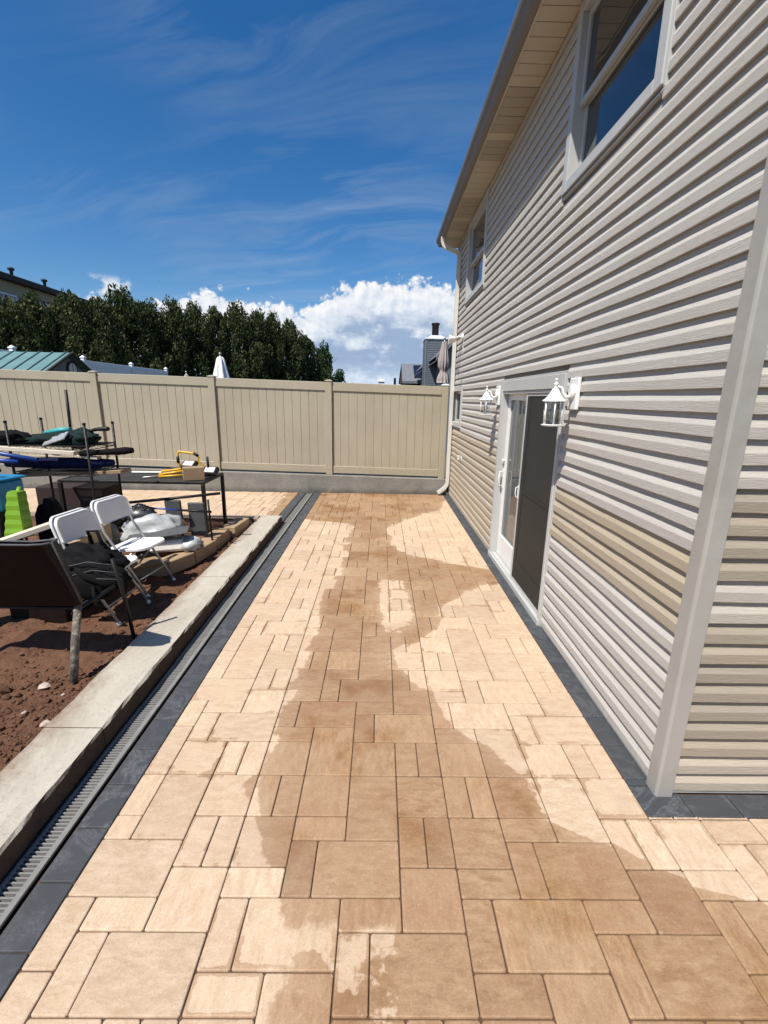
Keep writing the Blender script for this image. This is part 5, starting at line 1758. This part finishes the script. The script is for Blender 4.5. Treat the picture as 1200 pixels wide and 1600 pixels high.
# white vinyl fence behind the shed
wf = thing('white_fence', 'white vinyl fence with capped posts in front of the hedge', 'fence', (-12, 20, 0))
wy = [9.5, 12.6, 15.6, 19.2, 22.8, 26.4]
for k, y in enumerate(wy):
    p = MB().box((-12.07, y - 0.07, -0.3), (-11.93, y + 0.07, 3.30), ch=0.008).build('post', M['white_vinyl'], wf)
    MB().box((-12.09, y - 0.09, 3.30), (-11.91, y + 0.09, 3.34), ch=0.006).lathe([(0.10, 3.3405), (0.03, 3.40)], (-12, y, 0), 4, smooth=False).build('cap', M['white_vinyl'], p)
    if k:
        for q in range(18):
            ya = wy[k - 1] + 0.07 + (wy[k] - wy[k - 1] - 0.14) * q / 18
            yb = wy[k - 1] + 0.07 + (wy[k] - wy[k - 1] - 0.14) * (q + 1) / 18
            MB().box((-12.015, ya + 0.004, 0.0), (-11.985, yb - 0.004, 3.02)).build('plank', M['white_vinyl'], wf)
        MB().box((-12.03, wy[k - 1] + 0.071, 3.02), (-11.97, wy[k] - 0.071, 3.22), ch=0.006).build('top_rail', M['white_vinyl'], wf)

# apartment block far left
ab = thing('apartment_block', 'long pale brick building with flat dark roof behind the hedge', 'building', (-29, 40, 0))
wb = MB()
wb.box((-36, 18, -0.3), (-24, 46, 8.75))
wb.build('wall', M['yellow_brick'], ab)
MB().box((-36.4, 17.6, 8.76), (-23.5, 46.4, 9.12), ch=0.03).build('roof', M['dark_roof'], ab)
for y in (22, 26, 31.5, 34.5, 39):
    wn = MB().box((-24.0, y - 0.75, 6.6), (-23.93, y + 0.75, 8.0)).build('window', M['white_vinyl'], ab)
    MB().box((-23.929, y - 0.68, 6.68), (-23.925, y + 0.68, 7.92)).build('pane', M['glass'], wn)
cr = MB()
for z in np.arange(0.3, 8.7, 0.17):
    cr.box((-24.0, 18, z), (-23.985, 46, z + 0.145))
cr.build('brick_courses', M['yellow_brick'], ab)['kind'] = 'stuff'
for y in (32.5, 35.5):
    v = MB().lathe([(0.10, 9.12), (0.10, 9.55), (0.20, 9.62), (0.20, 9.72), (0.05, 9.78)], (-24.2, y, 0), 10)
    v.build('roof_vent', M['dark_roof'], ab)

# evergreen hedge: single trees, each trunk, limbs and foliage sprays
def crown_mesh(name, seed, n, mat, cone=False):
    rg = np.random.default_rng(seed)
    # irregular column, unit height, unit radius; sub-clumps poke out
    nc = 70
    cz = rg.uniform(0.03, 0.97, nc)
    rad = (lambda z: np.clip(1.02 - z, 0.02, 1) ** 0.8 if cone else np.clip(0.82 + 0.42 * np.sin(np.clip(z, 0, 1) * 2.7) - 0.98 * np.clip(z - 0.62, 0, 1) / 0.38 * np.clip(z, 0, 1), 0.06, 1.25))
    ca = rg.uniform(0, 2 * np.pi, nc)
    cr_ = rad(cz) * rg.uniform(0.45, 0.85, nc)
    C = np.stack([np.cos(ca) * cr_, np.sin(ca) * cr_, cz], 1)
    lead = rg.uniform(-0.35, 0.35, (5, 2))
    k = rg.integers(0, nc, n)
    off = rg.normal(0, 1, (n, 3))
    off /= np.linalg.norm(off, axis=1)[:, None]
    sz = rg.uniform(0.6, 1.3, nc)[k]
    off *= (rg.uniform(0.35, 1.0, n) ** 0.5 * sz)[:, None] * np.array([0.25, 0.25, 0.125])
    P = C[k] + off
    # shoots standing up from the top
    m_ = rg.random(n) < (0.06 if cone else 0.05)
    ki = rg.integers(0, 5, n)
    hgt = rg.uniform(0, 1, n)
    P[m_, 0] = lead[ki[m_], 0] + rg.normal(0, 0.07, m_.sum()) * (1.1 - hgt[m_])
    P[m_, 1] = lead[ki[m_], 1] + rg.normal(0, 0.07, m_.sum()) * (1.1 - hgt[m_])
    P[m_, 2] = 0.86 + hgt[m_] * (0.06 + 0.07 * (ki[m_] % 3))
    return P, rg


def tree_mesh(name, seed, H_, W_, n, mat, cone=False, leaf=(0.07, 0.20)):
    P, rg = crown_mesh(name, seed, n, mat, cone)
    P = P * np.array([W_, W_, H_])
    d = P.copy()
    d[:, 2] = (P[:, 2] - H_ * 0.4) * 0.3
    d /= (np.linalg.norm(d, axis=1)[:, None] + 1e-6)
    up = d * 0.5 + rg.normal(0, 0.5, d.shape) + np.array([0, 0, 0.8])
    up /= np.linalg.norm(up, axis=1)[:, None]
    sd_ = np.cross(up, rg.normal(0, 1, d.shape))
    sd_ /= np.linalg.norm(sd_, axis=1)[:, None]
    ln = rg.uniform(0.6, 1.3, n)[:, None] * leaf[1]
    wd = rg.uniform(0.6, 1.3, n)[:, None] * leaf[0]
    V = np.empty((n, 4, 3))
    V[:, 0] = P - up * ln * 0.5
    V[:, 1] = P + sd_ * wd + up * ln * 0.05
    V[:, 2] = P + up * ln * 0.5
    V[:, 3] = P - sd_ * wd + up * ln * 0.05
    me = bpy.data.meshes.new(name)
    me.vertices.add(n * 4)
    me.vertices.foreach_set('co', V.reshape(-1))
    me.loops.add(n * 4)
    me.loops.foreach_set('vertex_index', np.arange(n * 4, dtype=np.int32))
    me.polygons.add(n)
    me.polygons.foreach_set('loop_start', np.arange(0, n * 4, 4, dtype=np.int32))
    me.polygons.foreach_set('loop_total', np.full(n, 4, dtype=np.int32))
    me.update(calc_edges=True)
    at = me.attributes.new('leafvar', 'FLOAT', 'POINT')
    at.data.foreach_set('value', np.repeat(rg.random(n) ** 1.3, 4).astype(np.float32))
    me.materials.append(mat)
    return me


def trunk_mesh(name, H_, W_, seed):
    rg = random.Random(seed)
    m = MB()
    m.tube([(0, 0, -0.3), (rg.uniform(-.1, .1), rg.uniform(-.1, .1), H_ * 0.45), (rg.uniform(-.15, .15), rg.uniform(-.15, .15), H_ * 0.92)], [0.17, 0.11, 0.02], 8)
    for k in range(16):
        z = rg.uniform(0.15, 0.85) * H_
        a = rg.uniform(0, 6.28)
        l = rg.uniform(0.5, 1.05) * W_
        m.tube([(0, 0, z), (math.cos(a) * l * 0.6, math.sin(a) * l * 0.6, z + 0.15), (math.cos(a) * l, math.sin(a) * l, z + rg.uniform(0.2, 0.7))], [0.035, 0.022, 0.008], 5)
    me = bpy.data.meshes.new(name)
    me.from_pydata(m.v, [], m.f)
    me.materials.append(M['bark'])
    return me


crowns = [tree_mesh('crown', 100 + s, 6.6, 1.65, 20000, M['leaf'], leaf=(0.042, 0.19)) for s in range(5)]
trunks = [trunk_mesh('trunk', 6.6, 1.4, s) for s in range(5)]
cones = [tree_mesh('crown', 200 + s, 6.6, 1.7, 7000, M['leaf2'], True) for s in range(2)]
hl = [(-17.6, 18.0, 4.9), (-16.9, 19.6, 5.3), (-16.4, 21.2, 5.8), (-16.0, 22.6, 6.2), (-15.5, 24.0, 6.4), (-14.9, 25.4, 6.6), (-14.3, 26.8, 7.2), (-13.7, 28.2, 7.0), (-12.9, 29.8, 7.35), (-12.1, 31.4, 7.3),
      (-11.3, 33.0, 7.5), (-10.4, 34.6, 7.9), (-9.4, 36.2, 7.9), (-8.5, 37.8, 8.0), (-7.5, 39.6, 7.6), (-6.5, 41.6, 6.9)]
names = ['first (photo edge) dark evergreen of the hedge', 'second dark evergreen of the hedge from the photo edge', 'third hedge evergreen, below the flat roofed building window', 'hedge evergreen with a tall wispy shoot before the flat roof',
         'hedge evergreen behind the shed clock', 'hedge evergreen behind the first white fence post right of the shed', 'hedge evergreen behind the second white fence post right of the shed', 'hedge evergreen behind the end of the white fence',
         'hedge evergreen beside the end of the white fence, toward the covered umbrella', 'hedge evergreen just left of the small grey umbrella', 'hedge evergreen behind the white covered umbrella', 'broad hedge evergreen right of the white covered umbrella',
         'tall hedge evergreen above the middle of the third fence panel', 'fourth hedge evergreen from its low end by the cloud', 'third hedge evergreen from its low end by the cloud', 'second hedge evergreen from its low end by the cloud']
rt = random.Random(5)
for k, (x, y, h_) in enumerate(hl):
    t_ = thing('evergreen_tree', names[k], 'tree', (x, y, -0.3), 'evergreen trees forming the hedge beyond the fence')
    s = h_ / 6.6
    a = rt.uniform(0, 6.28)
    for nm, me in (('trunk', trunks[k % 5]), ('crown', crowns[(k * 3) % 5])):
        ob = link_mesh(nm, me, t_, (0, 0, 0), a)
        ob.scale = (rt.uniform(0.95, 1.15), rt.uniform(0.95, 1.15), s)
for k, (x, y, h_, wsc, lab) in enumerate(((-5.3, 44.0, 6.6, 1.0, 'pointed green conifer at the low end of the hedge'), (-4.2, 47.0, 4.6, 0.9, 'smaller pointed conifer, last of the row beside the cloud'), (-3.2, 50.0, 3.4, 0.8, 'tiny conifer tip just above the fence post by the cloud'))):
    t_ = thing('conifer_tree', lab, 'tree', (x, y, -0.3), 'pointed conifers at the end of the hedge')
    for nm, me in (('trunk', trunks[k]), ('crown', cones[k % 2])):
        ob = link_mesh(nm, me, t_, (0, 0, 0), k * 1.3)
        ob.scale = (wsc, wsc, h_ / 6.6)

# closed umbrellas
def folded_umbrella(loc, z0, z1, rmax, mat, label, n=10, flare=True):
    t_ = thing('patio_umbrella', label, 'umbrella', loc, 'closed patio umbrellas beyond the fence')
    x, y, _ = loc
    MB().tube([(x, y, -0.3), (x, y, z1 + 0.08)], 0.022, 8).lathe([(0.03, z1 + 0.06), (0.035, z1 + 0.10), (0.008, z1 + 0.14)], (x, y, 0), 8).build('pole', M['grey_metal'], t_)
    m = MB()
    prof = [(1.0, 0.35), (0.93, 0.42), (0.75, 0.62), (0.55, 0.78), (0.40, 0.80), (0.33, 0.55), (0.28, 0.48), (0.20, 0.72), (0.06, 0.95), (0.0, 0.85)] if flare else [(1.0, 0.2), (0.95, 0.35), (0.7, 0.55), (0.45, 0.75), (0.2, 0.95), (0.0, 1.0)]
    prof = prof[::-1]
    base = len(m.v)
    seg = n * 4
    for t01, rr_ in prof:
        z = z0 + (z1 - z0) * t01
        for j in range(seg):
            a = 2 * math.pi * j / seg
            pl = 1 + 0.28 * math.cos(a * n) + 0.06 * math.sin(a * 3 + t01 * 9)
            m.v.append((x + math.cos(a) * rmax * rr_ * pl, y + math.sin(a) * rmax * rr_ * pl, z))
    for k in range(len(prof) - 1):
        for j in range(seg):
            m.f.append((base + k * seg + j, base + k * seg + (j + 1) % seg, base + (k + 1) * seg + (j + 1) % seg, base + (k + 1) * seg + j))
            m.sm.append(True)
    m.f.append(tuple(base + j for j in range(seg)))
    m.sm.append(False)
    m.build('canopy', mat, t_)
    return t_


folded_umbrella((1.83, 14.0, 0), 2.42, 3.58, 0.165, M['umbrella_cloth'], 'folded taupe umbrella beside the dark chimney')
folded_umbrella((-5.42, 16.0, 0), 2.1, 3.2, 0.29, M['umbrella_cover'], 'closed white covered umbrella standing before the hedge', 6, False)
folded_umbrella((-8.25, 20.0, 0), 2.2, 2.78, 0.17, M['umbrella_cloth'], 'small grey umbrella tip just over the fence before the hedge', 8, False)

# neighbour's house with chimney
nh_ = thing('slate_house', 'slate grey sided neighbour house with tall chimney beyond the fence', 'house', (5, 22, 0))
MB().box((2.5, 19.0, -0.3), (9.5, 30.0, 3.75)).build('wall', M['slate_siding'], nh_)
gg = MB()
gg.face([(2.5, 19.0, 3.75), (9.5, 19.0, 3.75), (6.0, 19.0, 7.3)])
gg.build('gable', M['slate_siding'], nh_)
rr2 = MB()
for s in (0, 1):
    e = 2.14 if s == 0 else 9.86
    q = [(e, 18.7, 3.58), (6.0, 18.7, 7.5), (6.0, 30.3, 7.5), (e, 30.3, 3.58)]
    rr2.face(q if s else q[::-1])
    rr2.face([(a, b, c - 0.18) for a, b, c in (q[::-1] if s else q)])
    rr2.face([(e, 18.7, 3.40), (6.0, 18.7, 7.32), (6.0, 18.7, 7.5), (e, 18.7, 3.58)])
rr2.build('roof', M['slate_roof'], nh_)
chm = MB()
chm.box((1.985, 21.6, -0.3), (2.96, 22.7, 4.55))
chimney = chm.build('chimney', M['slate_siding'], nh_)
sl_ = MB()
for k in range(28):
    z = 1.9 + k * 0.095
    for (a, b) in (((1.97, 21.57, z), (2.975, 21.6, z + 0.075)), ((1.955, 21.6, z), (1.985, 22.7, z + 0.075))):
        sl_.box(a, b)
sl_.build('chimney_boards', M['slate_siding'], chimney)
MB().box((1.95, 21.555, -0.3), (2.02, 21.63, 4.55)).build('corner_board', M['slate_siding'], chimney)
MB().box((1.93, 21.53, 4.551), (3.02, 22.76, 4.62), ch=0.01).lathe([(0.60, 4.62), (0.32, 4.76)], (2.47, 22.15, 0), 4, smooth=False).build('chimney_cap', plain('galvanised', (0.62, 0.64, 0.66), 0.45, 0.1, 4), chimney)
MB().lathe([(0.155, 4.70), (0.155, 5.22), (0.19, 5.23), (0.19, 5.30), (0.15, 5.31)], (2.44, 22.1, 0), 14).build('flue', M['black_metal'], chimney)
so_ = thing('solar_house', 'low house with grey shingles and solar panels beside the chimney', 'house', (4, 32, 0))
MB().box((1.5, 30.7, -0.3), (8, 37, 3.2)).build('wall', M['dark_brown_wall'], so_)
m = MB()
m.face([(1.35, 30.4, 3.05), (8.2, 30.4, 3.05), (8.2, 32.6, 4.28), (1.35, 32.6, 4.28)])
m.face([(8.2, 37.2, 3.05), (1.35, 37.2, 3.05), (1.35, 32.6, 4.28), (8.2, 32.6, 4.28)])
m.face([(1.35, 30.4, 2.9), (8.2, 30.4, 2.9), (8.2, 30.4, 3.05), (1.35, 30.4, 3.05)])
m.build('roof', M['slate_roof'], so_)
MB().face([(1.42, 30.6, 3.0), (1.42, 36.9, 3.0), (1.42, 32.6, 4.2)]).build('gable', M['dark_brown_wall'], so_)
for k in range(3):
    m = MB()
    x = 2.15 + k * 1.05
    nrm_ = Vector((0, -1.23, 2.2)).normalized() * 0.06
    q = [Vector((x, 30.75, 3.246)), Vector((x + 1.0, 30.75, 3.246)), Vector((x + 1.0, 32.3, 4.112)), Vector((x, 32.3, 4.112))]
    m.face([p + nrm_ for p in q])
    m.face([q[0], q[1], q[1] + nrm_, q[0] + nrm_])
    m.face([q[3], q[0], q[0] + nrm_, q[3] + nrm_])
    m.build('solar_panel', M['solar'], so_)
wpst = thing('white_post', 'white post cap peeping over the fence left of the solar roof', 'post', (0.0, 16.0, 0))
MB().box((-0.10, 15.9, -0.3), (0.10, 16.1, 2.48), ch=0.01).build('shaft', M['white_vinyl'], wpst)
MB().box((-0.13, 15.87, 2.481), (0.13, 16.13, 2.52), ch=0.006).lathe([(0.15, 2.521), (0.10, 2.56), (0.03, 2.58)], (0, 16, 0), 4, smooth=False).build('cap', M['white_vinyl'], wpst)
tag(MB().box((0.42, 15.97, -0.3), (0.50, 16.03, 2.62), Matrix.Rotation(0.0, 4, 'Z'), 0.008).build('dark_post', M['black_metal']), 'thin dark post top over the fence near the solar roof', 'post')
